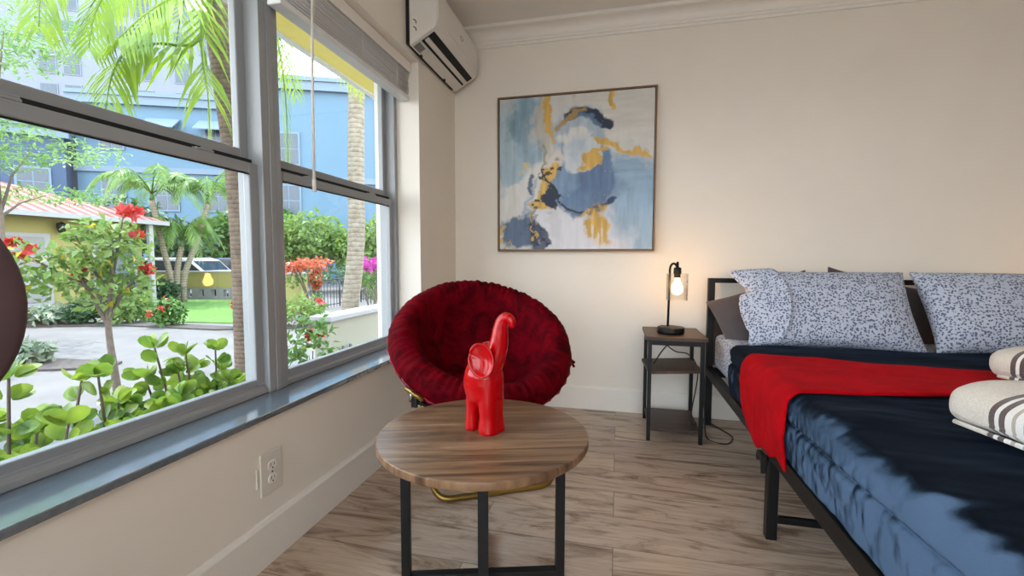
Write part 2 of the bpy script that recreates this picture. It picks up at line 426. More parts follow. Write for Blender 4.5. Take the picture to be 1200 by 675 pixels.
struct(box(XR, XR+.1, YF, YB, 0, ZC).build('wall_right', 'taupe'), 'unseen side wall beyond the bed, darkened to cut bounce light', 'wall')
w = MB(); FX0, FX1, FZ0, FZ1 = -.95, .95, .06, 2.2
w.box(XO, XR+.1, YF-.1, YF, 0, FZ0); w.box(XO, XR+.1, YF-.1, YF, FZ1, ZC); w.box(XO, FX0, YF-.1, YF, FZ0, FZ1); w.box(FX1, XR+.1, YF-.1, YF, FZ0, FZ1)
struct(w.build('wall_front', 'wall'), 'cream wall with added wide window opposite the bed head', 'wall')
def base_prof(t=.015, h=.1417): return [(0, 0), (t, 0), (t, h-.012), (t-.008, h), (0, h)]
struct(MB().prism([(XL+a, z) for a, z in base_prof()], 'y', -.62, YB).build('baseboard_left', 'trim'), 'white baseboard along the window wall', 'baseboard')
struct(MB().prism([(YB-a, z) for a, z in base_prof()], 'x', XL+.015, XR).build('baseboard_back', 'trim'), 'white baseboard along the back wall', 'baseboard')
# crown moulding
cz = 2.255; pr = [(0, cz), (.010, cz), (.012, cz+.014), (.020, cz+.016), (.022, cz+.028)]
for k in range(7):
    t = k/6*PI/2; pr.append((.028+.05*(1-math.cos(t)), cz+.032+.05*math.sin(t)))
pr += [(.082, cz+.084), (.088, cz+.086), (.088, ZC), (0, ZC)]
struct(MB().prism([(YB-a, z) for a, z in pr], 'x', XL, XR).build('trim_1', 'trim'), 'white crown moulding above the painting wall', 'moulding')
struct(MB().prism([(XL+a, z) for a, z in pr], 'y', YF, YB-.09).build('trim_2', 'trim'), 'white crown moulding above the window wall', 'moulding')
struct(box(-1.215, -1.014, WY0, WY1, .4546, .474).build('trim_3', 'stone', bevel=.003), 'polished grey stone sill under the windows', 'window sill')

# windows
def window_unit(n, y0, y1, label):
    root = struct(thing('window_%d' % n, None, None), label, 'window')
    xf0, xf1 = -1.262, -1.168
    f = MB(); j = .03
    f.box(xf0, xf1, y0, y0+j, .474, 1.97); f.box(xf0, xf1, y1-j, y1, .474, 1.97); f.box(xf0, xf1, y0+j, y1-j, 1.94, 1.97)
    f.prism([(xf0, .474), (xf1, .474), (xf1, .492), (xf1-.012, .497), (xf1-.012, .506), (xf0, .5)], 'y', y0+j, y1-j)
    f.build('window_frame', 'vinyl', root, bevel=.003)
    st = .036
    a0, a1 = y0+j, y1-j
    def sash(name, x0, x1, z0, z1, bot, top):
        s = MB()
        s.box(x0, x1, a0, a0+st, z0, z1); s.box(x0, x1, a1-st, a1, z0, z1); s.box(x0, x1, a0+st, a1-st, z0, z0+bot); s.box(x0, x1, a0+st, a1-st, z1-top, z1)
        o = s.build(name, 'vinyl', root, bevel=.004)
        box((x0+x1)/2-.002, (x0+x1)/2+.002, a0+st-.005, a1-st+.005, z0+bot-.005, z1-top+.005).build('pane', 'glass', o)
        g = MB()  # dark glazing gasket
        xm = x1-.004
        g.box(xm, xm+.0045, a0+st, a1-st, z1-top-.004, z1-top); g.build('gasket', 'dark_gap', o)
        return o
    lo = sash('lower_sash', -1.21, -1.183, .497, 1.252, .03, .036)
    up = sash('upper_sash', -1.245, -1.218, 1.268, 1.94, .032, .03)
    m = MB(); m.box(-1.24, -1.204, a0, a1, 1.2525, 1.2675); m.build('sash_gap_shade', 'dark_gap', root)  # dark strip standing in for the shade between the sashes
    for yy in (y0+.25*(y1-y0), y0+.75*(y1-y0)):
        l = MB(); l.box(-1.203, -1.185, yy-.03, yy+.03, 1.252, 1.259); l.box(-1.2, -1.19, yy-.005, yy+.03, 1.259, 1.265)
        l.build('latch', 'vinyl', lo, bevel=.002)
    return root
window_unit(1, 1.345, 2.258, 'right hand white framed sash window nearest the corner')
window_unit(2, .43, 1.325, 'large white framed sash window left of the mullion')
window_unit(3, -.488, .41, 'unseen third sash window added for more daylight')  # out of view, added to bring in more daylight
for n, yy in ((4, 1.335), (5, .42)):
    m = MB(); m.box(-1.262, -1.160, yy-.042, yy+.042, .474, 1.97)
    m.box(-1.160, -1.156, yy-.012, yy+.012, .474, 1.97)
    struct(m.build('trim_%d' % n, 'vinyl', bevel=.004), 'wide white mullion between the first two windows' if n == 4 else 'mullion between the last two windows', 'mullion')
# unseen window added behind the camera to let in light
root = struct(thing('window_6', None, None), 'added unseen glazed opening letting light in opposite the bed head', 'window')
f = MB()
for x0, x1 in ((FX0, FX0+.05), (FX1-.05, FX1), (-.03, .03)): f.box(x0, x1, YF-.08, YF-.02, FZ0, FZ1)
f.box(FX0, FX1, YF-.08, YF-.02, FZ0, FZ0+.05); f.box(FX0, FX1, YF-.08, YF-.02, FZ1-.05, FZ1)
f.build('window_frame', 'vinyl', root)
box(FX0+.04, FX1-.04, YF-.052, YF-.048, FZ0+.04, FZ1-.04).build('pane', 'glass', root)

root = struct(thing('window_7', None, None), 'unseen glazed door added in the window wall to let in light', 'window')  # unseen glazing added to light the room from the left
f = MB()
for a, b in ((-1.66, -1.61), (-.67, -.62)): f.box(-1.25, -1.18, a, b, .03, 2.25)
f.box(-1.25, -1.18, -1.61, -.67, .03, .09); f.box(-1.25, -1.18, -1.61, -.67, 2.2, 2.25)
f.build('window_frame', 'vinyl', root)
box(-1.22, -1.215, -1.615, -.665, .085, 2.205).build('pane', 'glass', root)

# ================================================================== BLIND
bl = thing('venetian_blind', 'raised grey venetian blind across the top of the corner window', 'blind', (-1.105, 1.78, 1.97))
y0, y1 = -.468, .472
b = MB(); b.box(-.045, .02, y0, y1, -.04, 0); b.build('headrail', 'trim', bl, bevel=.003)
b = box(.0201, .0245, y0-.002, y1+.002, -.055, -.003); b.build('valance', 'trim', bl, bevel=.003)
for k in range(13):
    z = -.060-k*.0088
    s = MB(); dx = rnd.uniform(-.002, .002); dz = rnd.uniform(-.003, .003)
    def fn(u, v, z=z, dx=dx, dz=dz): return (-.036+.05*u+dx, y0+.004+(y1-y0-.008)*v, z+.004*math.sin(PI*u)+dz*math.sin(9*v+k)*.6)
    s.grid(fn, 6, 8); o = s.build('slat', 'blind', bl); q = o.modifiers.new('t', 'SOLIDIFY'); q.thickness = .0024
box(-.038, .016, y0+.002, y1-.002, -.196, -.174).build('bottom_rail', 'blind', bl, bevel=.004)
wand = MB().tube([(.02, -.32, -.03), (.024, -.318, -.09), (.022, -.325, -.42), (.02, -.327, -.745)], .0048, 10).build('tilt_wand', 'trim', bl)
MB().tube([(.02, -.327, -.745), (.02, -.327, -.79)], .0068, 10).build('wand_tip', 'trim', wand)
for yy in (-.3, 0.02, .33):
    MB().tube([(.0185, yy, -.055), (.0185, yy, -.175)], .0016, 6).build('ladder_cord', 'trim', bl)

# ================================================================== AIR CONDITIONER
ac = thing('air_conditioner', 'white split unit air conditioner high in the corner above the window', 'air conditioner', (XL, 2.43, 2.1))
L2 = .325
prof = [(.022, -.115), (.022, .155), (.13, .165), (.158, .155), (.168, .13), (.17, -.005), (.162, -.03), (.146, -.045)]
def acp(inset=0): return prof
MB().prism(prof, 'y', -L2, L2).build('body', 'ac', ac, bevel=.010, seg=4)
box(0.0005, .021, -L2+.012, L2-.012, -.1, .14).build('mounting_plate', 'dark_gap', ac)
# underside plane from (.022,-.115) to (.146,-.045)
ux = Vector((.124, 0, .07)).normalized(); un = Vector((ux.z, 0, -ux.x))
def under(name, a, b, ya, yb, mat, t0, t1, par=ac, bev=0):
    m = MB(); vs = []
    for s_ in (a, b):
        for yy in (ya, yb):
            for t in (t0, t1):
                p = Vector((.022, 0, -.115))+ux*s_+un*t; vs.append((p.x, yy, p.z))
    m.add(vs, [(0, 1, 3, 2), (4, 6, 7, 5), (0, 4, 5, 1), (2, 3, 7, 6), (0, 2, 6, 4), (1, 5, 7, 3)])
    return m.build(name, mat, par, bevel=bev)
under('outlet_slot', .062, .139, -L2+.03, L2-.03, 'dark_gap', -.012, .0012)
under('air_flap', .076, .101, -L2+.034, L2-.034, 'ac', .001, .010, bev=.003)
under('rating_sticker', .012, .05, -L2+.03, -L2+.10, 'grey_print', -.001, .0008)
fp = MB(); fp.prism([(.164, .0), (.1735, .002), (.1735, .125), (.166, .15), (.160, .154)], 'y', -L2+.012, L2-.012); fp.build('front_panel', 'ac', ac, bevel=.004)
MB().tube([(.1742, .02+.022*math.cos(t), .06+.011*math.sin(t)) for t in [k*2*PI/20 for k in range(20)]], .0012, 6, closed=True).build('logo', 'grey_print', ac)
for zc_ in (-.01, -.045):
    MB().tube([(.045+.016*math.cos(t), -L2-.0002, zc_+.016*math.sin(t)) for t in [-.3+k*.15 for k in range(13)]], .0022, 6).build('side_vent', 'dark_gap', ac)
for yy in (-.2, .12):
    box(.02, .034, yy-.008, yy+.008, -.119, -.108).build('clip', 'dark_gap', ac)

# ================================================================== PAINTING
pt = thing('painting', 'square abstract painting in blue, white and gold', 'painting', (-.2665, YB-.001, 1.459))
hw = .4705
f = MB()
for sgn in (-1, 1):
    f.box(sgn*hw-.005, sgn*hw+.005, -.042, 0, -hw-.005, hw+.005); f.box(-hw+.005, hw-.005, -.042, 0, sgn*hw-.005, sgn*hw+.005)
f.build('frame', 'frame_wood', pt, bevel=.0015)
def canvas():
    n = 240; rs = np.random.RandomState(4)
    V, U = np.meshgrid(np.linspace(0, 1, n), np.linspace(0, 1, n), indexing='ij')
    def noise2(fx, fy, seed, oct_=4):
        out = np.zeros((n, n)); amp = 1
        for o_ in range(oct_):
            r_ = np.random.RandomState(seed+o_); g = r_.rand(int(fy*2**o_)+3, int(fx*2**o_)+3)
            x = U*fx*2**o_; y = V*fy*2**o_; xi = x.astype(int); yi = y.astype(int); a = x-xi; b_ = y-yi
            a = a*a*(3-2*a); b_ = b_*b_*(3-2*b_)
            out += amp*((g[yi, xi]*(1-a)+g[yi, xi+1]*a)*(1-b_)+(g[yi+1, xi]*(1-a)+g[yi+1, xi+1]*a)*b_-.5); amp *= .55
        return out
    wx, wy = noise2(5, 5, 11)*.09, noise2(5, 5, 31)*.09
    fx, fy = noise2(22, 22, 51)*.05, noise2(22, 22, 71)*.05
    brush = noise2(40, 6, 91, 3); brush2 = noise2(6, 40, 95, 3)
    img = np.ones((n, n, 3))*np.array(lin((204, 205, 202)))
    def sm(d, s): return np.clip(.5-d/s, 0, 1)
    def ell(c, r_, rot=0, soft=.25, rough=1.):
        x = U+wx*rough+fx*rough-c[0]; y = V+wy*rough+fy*rough-c[1]; ca, sa = math.cos(R(rot)), math.sin(R(rot))
        p = (x*ca+y*sa)/r_[0]; q = (-x*sa+y*ca)/r_[1]
        return sm(np.sqrt(p*p+q*q)-1, soft)
    def seg(a, b, w_, soft=.012, rough=.6, taper=0):
        x = U+(wx+fx)*rough; y = V+(wy+fy)*rough; dx, dy = b[0]-a[0], b[1]-a[1]
        t = np.clip(((x-a[0])*dx+(y-a[1])*dy)/(dx*dx+dy*dy), 0, 1)
        d = np.hypot(x-a[0]-t*dx, y-a[1]-t*dy); return sm(d-w_*(1-taper*t), soft)
    def path(pts, w_, soft=.008, rough=.25):
        m_ = np.zeros((n, n))
        for a, b in zip(pts[:-1], pts[1:]): m_ = np.maximum(m_, seg(a, b, w_, soft, rough))
        return m_
    def put(mask, c, amt=1., br=.0, which=brush):
        nonlocal img
        cc = np.array(lin(c))*(1+br*which[..., None]); img = img*(1-(mask*amt)[..., None])+cc*(mask*amt)[..., None]
    G_, NV = (206, 168, 84), (32, 46, 70)
    img *= (1+.12*brush[..., None])
    put(ell((.1, .25), (.17, .3), 5, .8), (160, 184, 196), .9, .3)
    put(ell((.14, .14), (.06, .2), 4, .8), (112, 148, 166), .8, .4)
    put(ell((.2, .3), (.06, .22), 0, .9), (120, 150, 170), .6, .4)
    put(ell((.04, .5), (.12, .12), 0, .9), (146, 172, 186), .8, .2)
    put(ell((.3, .2), (.05, .25), -10, .8), (186, 182, 170), .8, .3)
    put(ell((.78, .12), (.3, .2), 10, .8), (206, 204, 196), .9, .15, brush2)
    put(ell((.87, .55), (.24, .17), 8, .5), (134, 164, 190), .95, .25, brush2)
    put(ell((.9, .85), (.16, .3), 0, .6), (150, 180, 204), .9, .25)
    put(ell((.52, .9), (.3, .2), 0, .5), (214, 216, 222), 1, .12)
    put(ell((.12, .65), (.1, .3), 32, .3), (206, 206, 202), 1, .15)
    put(ell((.19, .82), (.03, .3), 30, .6), (190, 196, 204), .8, .2)
    put(ell((.14, .9), (.15, .12), -38, .3), (88, 108, 134), 1, .35)
    put(ell((.24, .93), (.05, .12), 12, .3), (52, 66, 92), .9, .3)
    put(ell((.53, .24), (.18, .14), 20, .35), (160, 178, 192), .95, .3)
    put(ell((.55, .53), (.205, .235), 0, .1, .5), (104, 132, 164), 1, .3)
    put(ell((.62, .57), (.13, .15), 0, .9), (86, 110, 146), .8, .3)
    put(ell((.46, .47), (.08, .15), 0, .9), (126, 152, 180), .7, .3)
    put(ell((.5, .25), (.07, .06), 30, .5), (212, 212, 208), .9, .2)
    put(ell((.35, .4), (.07, .06), -35, .5), (208, 206, 200), .95, .1)
    put(ell((.545, .385), (.125, .125), 0, .12, .5), (196, 204, 208), 1, .15)
    put(ell((.5, .36), (.05, .06), 0, .8), (172, 190, 204), .8, .2)
    put(ell((.59, .455), (.075, .05), -35, .25), G_, 1, .3)
    put(seg((.61, .38), (.7, .36), .012, .01), G_, 1)
    arc = [(.40, .2), (.46, .13), (.54, .11), (.62, .14), (.68, .19), (.73, .205)]
    put(path(arc[1:], .026, .012, .3), NV, 1, .4); put(path(arc[3:], .03, .012, .3), NV, 1)
    put(path(arc[:3], .016, .01, .5), (170, 140, 84), .9)
    put(path([(.53, .135), (.6, .155), (.66, .2)], .012, .012, .4), (88, 118, 150), .9)
    put(seg((.31, .07), (.38, .27), .03, .015, .7, .5), G_, 1, .3)
    put(seg((.73, .0), (.735, .1), .026, .012, .6, .3), G_, 1, .3)
    put(seg((.63, .305), (.99, .40), .022, .012, .7, .35), G_, 1, .3)
    put(seg((.29, .3), (.28, .46), .012, .01, .8), (150, 146, 126), .9)
    put(seg((.33, .46), (.28, .7), .05, .03, 1.2), G_, 1, .5)
    spk = (noise2(34, 34, 131, 3) > .22)*ell((.32, .58), (.11, .18), 15, .3)
    put(spk, (40, 44, 52), .9)
    put(seg((.27, .47), (.40, .6), .012, .01, .9), NV, .95); put(ell((.385, .605), (.045, .04), 30, .2), (36, 50, 62), 1)
    put(ell((.35, .665), (.05, .045), 0, .2), NV, 1)
    put(seg((.27, .72), (.22, .9), .012, .01, .9), (60, 66, 80), .9); put(seg((.26, .75), (.2, .97), .008, .008, 1.), G_, .9)
    put(((noise2(30, 30, 151, 3) > .12)*ell((.23, .93), (.06, .1), 0, .3)), (40, 50, 70), .95)
    put(((noise2(30, 18, 161, 3) > .1)*ell((.02, .95), (.05, .12), 0, .3)), G_, .95)
    put(seg((.2, .5), (.19, .62), .014, .01, .5), (70, 92, 120), .9); put(seg((.235, .52), (.17, .78), .009, .01, .5), (160, 172, 190), .9)
    put(ell((.14, .42), (.03, .035), 0, .3), (206, 186, 128), .9)
    lowarc = [(.40, .68), (.46, .735), (.54, .76), (.62, .755), (.70, .72), (.75, .675)]
    put(path(lowarc, .006, .006, .1), (48, 54, 64), 1); put(path(lowarc[3:], .018, .012, .4), (40, 62, 100), 1)
    put(path(lowarc[2:4], .005, .005, .6), G_, 1)
    put(ell((.67, .86), (.075, .13), 12, .35), G_, 1, .5); put((brush > .12)*ell((.64, .93), (.1, .1), 0, .4), (214, 216, 222), .7)
    put(ell((.38, .85), (.03, .13), 0, .8), (196, 198, 204), .5)
    put(((noise2(60, 60, 171, 2) > .62)*ell((.5, .5), (.5, .5), 0, .2)), (220, 222, 224), .35)
    hs = .462; ys = -.036
    m_ = MB(); m_.grid(lambda u, v: (-hs+2*hs*u, ys, hs-2*hs*v), n, n, smooth=False)
    m_.add([(-hs, ys+.0005, -hs), (hs, ys+.0005, -hs), (hs, -.004, -hs), (-hs, -.004, -hs), (-hs, ys+.0005, hs), (hs, ys+.0005, hs), (hs, -.004, hs), (-hs, -.004, hs)],
           [(0, 1, 2, 3), (4, 7, 6, 5), (0, 3, 7, 4), (1, 5, 6, 2), (3, 2, 6, 7)])
    a = N('canvas_paint'); at = a.n('ShaderNodeVertexColor', layer_name='paint'); a.l(at.outputs[0], a.b.inputs['Base Color']); a.set(Roughness=.55)
    a.bump(a.noise(a.obj((1, 1, 1)), 120, 3), .15, .002)
    o = m_.build('canvas', a.m, pt, fix=False)
    ca = o.data.color_attributes.new('paint', 'FLOAT_COLOR', 'POINT')
    arr = np.ones((len(o.data.vertices), 4), np.float32)*.6; arr[:n*n, :3] = np.clip(img, 0, 1).reshape(-1, 3)
    ca.data.foreach_set('color', arr.ravel())
canvas()

# ================================================================== OUTLET
ot = thing('wall_outlet', 'cream duplex power outlet on the wall under the window', 'power outlet', (XL, 1.147, .278))
o = box(.0004, .006, -.0445, .0445, -.0665, .0665).build('plate', 'outlet', ot, bevel=.003)
for zz in (.021, -.021):
    m = MB()
    m.prism([(.0175*math.cos(t), zz+max(-.014, min(.014, .0175*math.sin(t)))) for t in [k*2*PI/24 for k in range(24)]], 'x', .005, .0085)
    s = m.build('socket', 'trim', ot, bevel=.0008)
    d = MB(); d.box(.0083, .0089, -.0075, -.0055, zz-.002, zz+.008); d.box(.0083, .0089, .0055, .0075, zz-.002, zz+.006); d.box(.0083, .0089, -.0025, .0025, zz-.0105, zz-.006)
    d.build('slots', 'slot', s)
MB().tube([(.0055, 0, 0), (.0075, 0, 0)], .003, 10).build('screw', 'steel', ot)
box(.0004, .004, -.0585, -.0515, -.03, .028).build('side_clip', 'outlet', ot, bevel=.001)

# ================================================================== NIGHTSTAND + LAMP
ns = thing('nightstand', 'narrow black metal nightstand with brown shelves left of the bed', 'nightstand', (.295, 2.54, 0))
hx, hy = .1265, .165
for sx in (-1, 1):
    for sy in (-1, 1):
        o = box(sx*hx-.0095, sx*hx+.0095, sy*hy-.0095, sy*hy+.0095, 0, .523).build('leg', 'black_metal', ns, bevel=.001)
        MB().lathe([(.009, 0), (.009, .006)], (sx*hx, sy*hy, -.0), 10).build('foot', 'black_plastic', o)
box(-hx-.02, hx+.022, -hy-.014, hy+.012, .524, .543).build('top_shelf', 'darkwood', ns, bevel=.0015)
mt = Matrix.Rotation(R(-3), 4, 'Y') @ Matrix.Rotation(R(4), 4, 'Z')
MB().box(-hx-.013, hx+.0, -hy+.012, hy-.012, -.008, .008, Matrix.Translation((0, 0, .36)) @ mt).build('middle_shelf', 'darkwood', ns, bevel=.0015)
box(-hx+.0, hx-.0, -hy+.0, hy-.0, .05, .066).build('bottom_shelf', 'darkwood', ns, bevel=.0015)
m = MB()
for zz in (.50,):
    for sy in (-1, 1): m.box(-hx+.0096, hx-.0096, sy*hy-.008, sy*hy+.008, zz, .523)
for sx in (-1, 1): m.box(sx*hx-.008, sx*hx+.008, -hy+.0096, hy-.0096, .5, .523)
m.build('top_rail', 'black_metal', ns)

def make_lamp(loc, label):
    la = thing('table_lamp', label, 'lamp', loc)
    MB().lathe([(.066, 0), (.069, .004), (.069, .030), (.065, .034)], seg=48).build('base', 'black_metal', la)
    box(-.012, .012, -.0712, -.068, .012, .02).build('switch', 'black_plastic', la, bevel=.001)
    pts = [(-.012, .028, .032), (-.008, .028, .30)]
    for k in range(9):
        t = k/8*PI; pts.append((-.008+.0165*(1-math.cos(t)), .028-.022*(1-math.cos(t)), .335+.035*math.sin(t)))
    MB().tube(pts, .0062, 12).build('stem', 'black_metal', la)
    sx, sy = .025, -.016
    s = MB().lathe([(.006, .38), (.007, .352), (.019, .348), (.020, .318), (.016, .314), (.016, .296), (.012, .294)], (sx, sy, 0), 24).build('socket', 'black_metal', la)
    g = MB(); pr_ = []
    g.lathe([(.008, .3195), (.052, .3195), (.054, .317), (.054, .179), (.052, .179), (.052, .315), (.008, .3165)], (sx, sy, 0), 40, cap=False)
    g.build('glass_shade', 'lamp_glass', la)
    prof_ = [(.0, .207)]+[(.029*math.sin(t), .238-.031*math.cos(t)) for t in [k*PI/12 for k in range(1, 9)]]+[(.014, .28), (.012, .296)]
    MB().lathe(prof_, (sx, sy, 0), 24).build('bulb', 'bulb', la)
    return la
make_lamp((.281, 2.50, .5432), 'black table lamp with clear glass shade and glowing bulb')
ns2 = copy_tree(ns); ns2.location = (2.33, 2.54, 0); tag(ns2, 'matching nightstand on the far side of the bed', 'nightstand')
make_lamp((2.3, 2.50, .5432), 'matching lit lamp on the far side of the bed')
def smooth(pts, k=6):
    P_ = [Vector(p) for p in pts]; out = []
    for i in range(len(P_)-1):
        a, b, c, d = P_[max(i-1, 0)], P_[i], P_[i+1], P_[min(i+2, len(P_)-1)]
        for q in range(k):
            t = q/k; out.append(.5*((2*b)+(-a+c)*t+(2*a-5*b+4*c-d)*t*t+(-a+3*b-3*c+d)*t**3))
    return out+[P_[-1]]
tag(MB().tube(smooth([(.26, 2.765, .55), (.27, 2.755, .46), (.335, 2.745, .40), (.40, 2.74, .39), (.435, 2.70, .36), (.44, 2.6, .30), (.395, 2.49, .13), (.395, 2.45, .075), (.42, 2.5, .07)]), .0032, 8).build('power_cord', 'cord'), 'thin black lamp cord hanging behind the nightstand', 'cord')
tag(MB().tube(smooth([(.2, 2.5, .375), (.26, 2.6, .44), (.33, 2.68, .475), (.46, 2.64, .47), (.462, 2.55, .3), (.462, 2.5, .1), (.47, 2.45, .006), (.55, 2.4, .005), (.60, 2.50, .005), (.56, 2.62, .005), (.5, 2.74, .006)]), .0036, 8).build('power_cord', 'cord'), 'black cord looping on the floor beside the bed post', 'cord')

# ================================================================== BED
BX0, BX1, BY0, BY1 = .493, 2.04, .55, 2.70
bed = thing('bed_frame', 'black metal bed frame with brown headboard panel', 'bed', (0, 0, 0))
for x in (BX0, BX1-.035):
    box(x, x+.035, 2.665, 2.70, 0, .832).build('headboard_post', 'black_metal', bed, bevel=.002)
    box(x, x+.035, BY0, BY0+.035, 0, .285).build('leg', 'black_metal', bed, bevel=.002)
box(BX0+.035, BX1-.035, 2.667, 2.698, .806, .832).build('headboard_rail', 'black_metal', bed, bevel=.002)
box(BX0+.035, BX1-.035, 2.667, 2.698, .60, .622).build('headboard_rail', 'black_metal', bed, bevel=.002)
box(BX0+.035, BX1-.035, 2.675, 2.692, .345, .60).build('headboard_panel', 'darkwood', bed, bevel=.002)
for x in (BX0+.0, BX1-.03): box(x, x+.03, BY0+.035, 2.665, .286, .336).build('side_rail', 'black_metal', bed, bevel=.002)
box(BX0+.03, BX1-.03, BY0, BY0+.03, .286, .336).build('foot_rail', 'black_metal', bed, bevel=.002)
box(BX0+.03, BX1-.03, 2.63, 2.66, .286, .336).build('head_rail', 'black_metal', bed, bevel=.002)
for yy in (1.1, 1.617, 2.2): box(BX0+.03, BX1-.03, yy-.02, yy+.02, .30, .33).build('cross_slat', 'black_metal', bed)
for x in (BX0+.005, BX1-.04): box(x, x+.034, 1.60, 1.634, 0, .286).build('leg', 'black_metal', bed, bevel=.003)
box(BX0+.039, BX1-.04, 1.608, 1.626, .055, .078).build('stretcher', 'black_metal', bed, bevel=.002)
hk = MB(); hp = []
for k in range(11):
    t = PI*k/10; hp.append((.474-.0+.0, 1.652-.016*math.cos(t)-.004, .262+.018*math.sin(t)))
hk.prism([(1.60, .285), (1.60, .225), (1.607, .222), (1.611, .25), (1.622, .262), (1.645, .262), (1.655, .248), (1.665, .25), (1.664, .27), (1.655, .285)], 'x', .476, .4925)
hk.build('hook', 'black_metal', bed, bevel=.002)
def rbox(m, x0, x1, y0, y1, z0, z1, r_): return m
mat_ = box(BX0+.035, BX1-.034, .60, 2.655, .337, .527).build('mattress', 'leopard', bevel=.035, seg=4)
tag(mat_, 'mattress in pale spotted sheet, showing at the head of the bed', 'mattress')

def drape(name, mat, off, ya, yb, zb, wr, label, cat, yfun=None, seedv=0., nu=140, nv=70, thick=.006, top=None, hem=0.):
    """cloth lying over the mattress: profile across x, swept along y"""
    xa, xb, zt = BX0+.018-off, BX1-.017+off, .533+off
    rc = .045
    pl = [(xa, zb)]
    for k in range(26): pl.append((xa-.006*math.sin(PI*k/25), zb+(zt-rc-zb)*(k+1)/26))
    for k in range(1, 8):
        t = k/7*PI/2; pl.append((xa+rc-rc*math.cos(t), zt-rc+rc*math.sin(t)))
    nt = 40; xe = top if top else xb-rc
    for k in range(1, nt+1): pl.append((xa+rc+(xe-xa-rc)*k/nt, zt))
    if not top:
        for k in range(1, 8):
            t = k/7*PI/2; pl.append((xb-rc+rc*math.sin(t), zt-rc+rc*math.cos(t)))
        pl.append((xb, zb))
    n = len(pl); m = MB()
    def fn(u, v):
        i = min(int(u*(n-1)+.5), n-1); x, z = pl[i]
        side = max(0, min(1, (zt-.02-z)/.06))
        a, b = (ya, yb) if yfun is None else yfun(x, z, (ya, yb))
        y = a+(b-a)*v
        q = Vector((x*1.2+seedv, y*2.2, z*2.5))
        d = wr*(mnoise.noise(q*2.2)+.5*mnoise.noise(q*5.5)+.25*mnoise.noise(q*13))
        if side > 0 and x < 1:
            fine = .0045*abs(mnoise.noise(Vector((y*16+3*z, z*9, seedv))))+.003*abs(mnoise.noise(Vector((y*34, z*20-y*6, seedv+4)))); d = d+fine; cr = -.012*math.exp(-((z-.462-.010*math.sin(y*3.+.6))/.007)**2)*(1 if name == 'velvet_bedspread' else 0)
            hz = hem*(mnoise.noise(Vector((y*5.5, seedv, 1)))+.5*mnoise.noise(Vector((y*14, seedv, 2))))*max(0, (zt-z)/(zt-zb))
            return (x-abs(d)*.7*side-.001-cr, y, z+d*.2+hz)
        return (x, y, z+max(d, -.004)*(1-side))
    m.grid(fn, n, nv)
    o = m.build(name, mat)
    q = o.modifiers.new('t', 'SOLIDIFY'); q.thickness = thick; q.offset = 1
    s = o.modifiers.new('s', 'SUBSURF'); s.levels = s.render_levels = 1
    return tag(o, label, cat)
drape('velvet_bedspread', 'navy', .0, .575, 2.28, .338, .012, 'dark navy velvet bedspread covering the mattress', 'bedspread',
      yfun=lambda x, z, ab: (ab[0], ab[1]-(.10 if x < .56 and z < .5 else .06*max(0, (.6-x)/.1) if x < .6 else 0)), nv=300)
def throw_y(x, z, ab):
    t = max(0, min(1, (.54-z)/.22)) if x < 1 else 0
    skew = .10*max(0, min(1, (x-.55)/1.4))
    return (1.455-.02*t+.06*max(0, min(1, (x-.55)/.4))-skew*.5, 1.935-.02*t-.03*t*t-.07*max(0, min(1, (x-.6)/.7)))
drape('throw_blanket', 'fur', .012, 1.45, 1.93, .305, .014, 'bright red plush throw draped across the bed and hanging down its side', 'throw blanket', yfun=throw_y, seedv=4.3, nv=50, thick=.012, top=1.98, hem=.05)

def pillow_mesh(wid, hei, th, seed, flap=False):
    m = MB(); nu, nv = 56, 40
    def surf(sgn):
        def fn(u, v):
            a, b = 2*u-1, 2*v-1
            e = (max(0, 1-abs(a)**3.2)**.55)*(max(0, 1-abs(b)**2.6)**.55)
            pin = 1-.07*(1-abs(b)**2)*abs(a)**6; pinb = 1-.10*(1-abs(a)**2)*abs(b)**6
            q = Vector((a*1.6+seed, b*1.4, sgn*.7+seed))
            wv = .10*mnoise.noise(q*1.6)+.05*mnoise.noise(q*4)
            cr = 0
            for (cx_, k_) in ((.55, 7), (.68, 8), (.8, 8), (-.4, 9)):
                cr += .045*math.exp(-((a-cx_-.12*b)*14)**2)*max(0, (-b-.1))*math.cos(3*b)
            return (a*wid/2*pin, b*hei/2*pinb, sgn*(th/2*e*(1+wv)+cr*th*e))
        return fn
    m.grid(surf(1), nu, nv); m.grid(surf(-1), nu, nv)
    return m
def place_pillow(name, mat, label, group, cx, cy, cz, lean, wid, hei, th, seed, rz=0, tilt=0):
    o = pillow_mesh(wid, hei, th, seed).build(name, mat, fix=True)
    bm = bmesh.new(); bm.from_mesh(o.data); bmesh.ops.remove_doubles(bm, verts=bm.verts, dist=1e-5); bmesh.ops.recalc_face_normals(bm, faces=bm.faces); bm.to_mesh(o.data); bm.free()
    mt_ = Matrix.Translation((cx, cy, cz)) @ Matrix.Rotation(rz, 4, 'Z') @ Matrix.Rotation(lean, 4, 'X') @ Matrix.Rotation(tilt, 4, 'Z')
    o.matrix_world = mt_
    s = o.modifiers.new('s', 'SUBSURF'); s.levels = s.render_levels = 1
    return tag(o, label, 'pillow', group)
p1 = place_pillow('pillow', 'leopard', 'pale spotted pillow with folded open end beside the lamp', 'spotted pillows', .948, 2.360, .706, R(57), .705, .415, .17, 1.3, R(-2))
p2 = place_pillow('pillow', 'leopard', 'second spotted pillow, right of the gap', 'spotted pillows', 1.70, 2.375, .706, R(57), .74, .415, .17, 5.1, R(0))
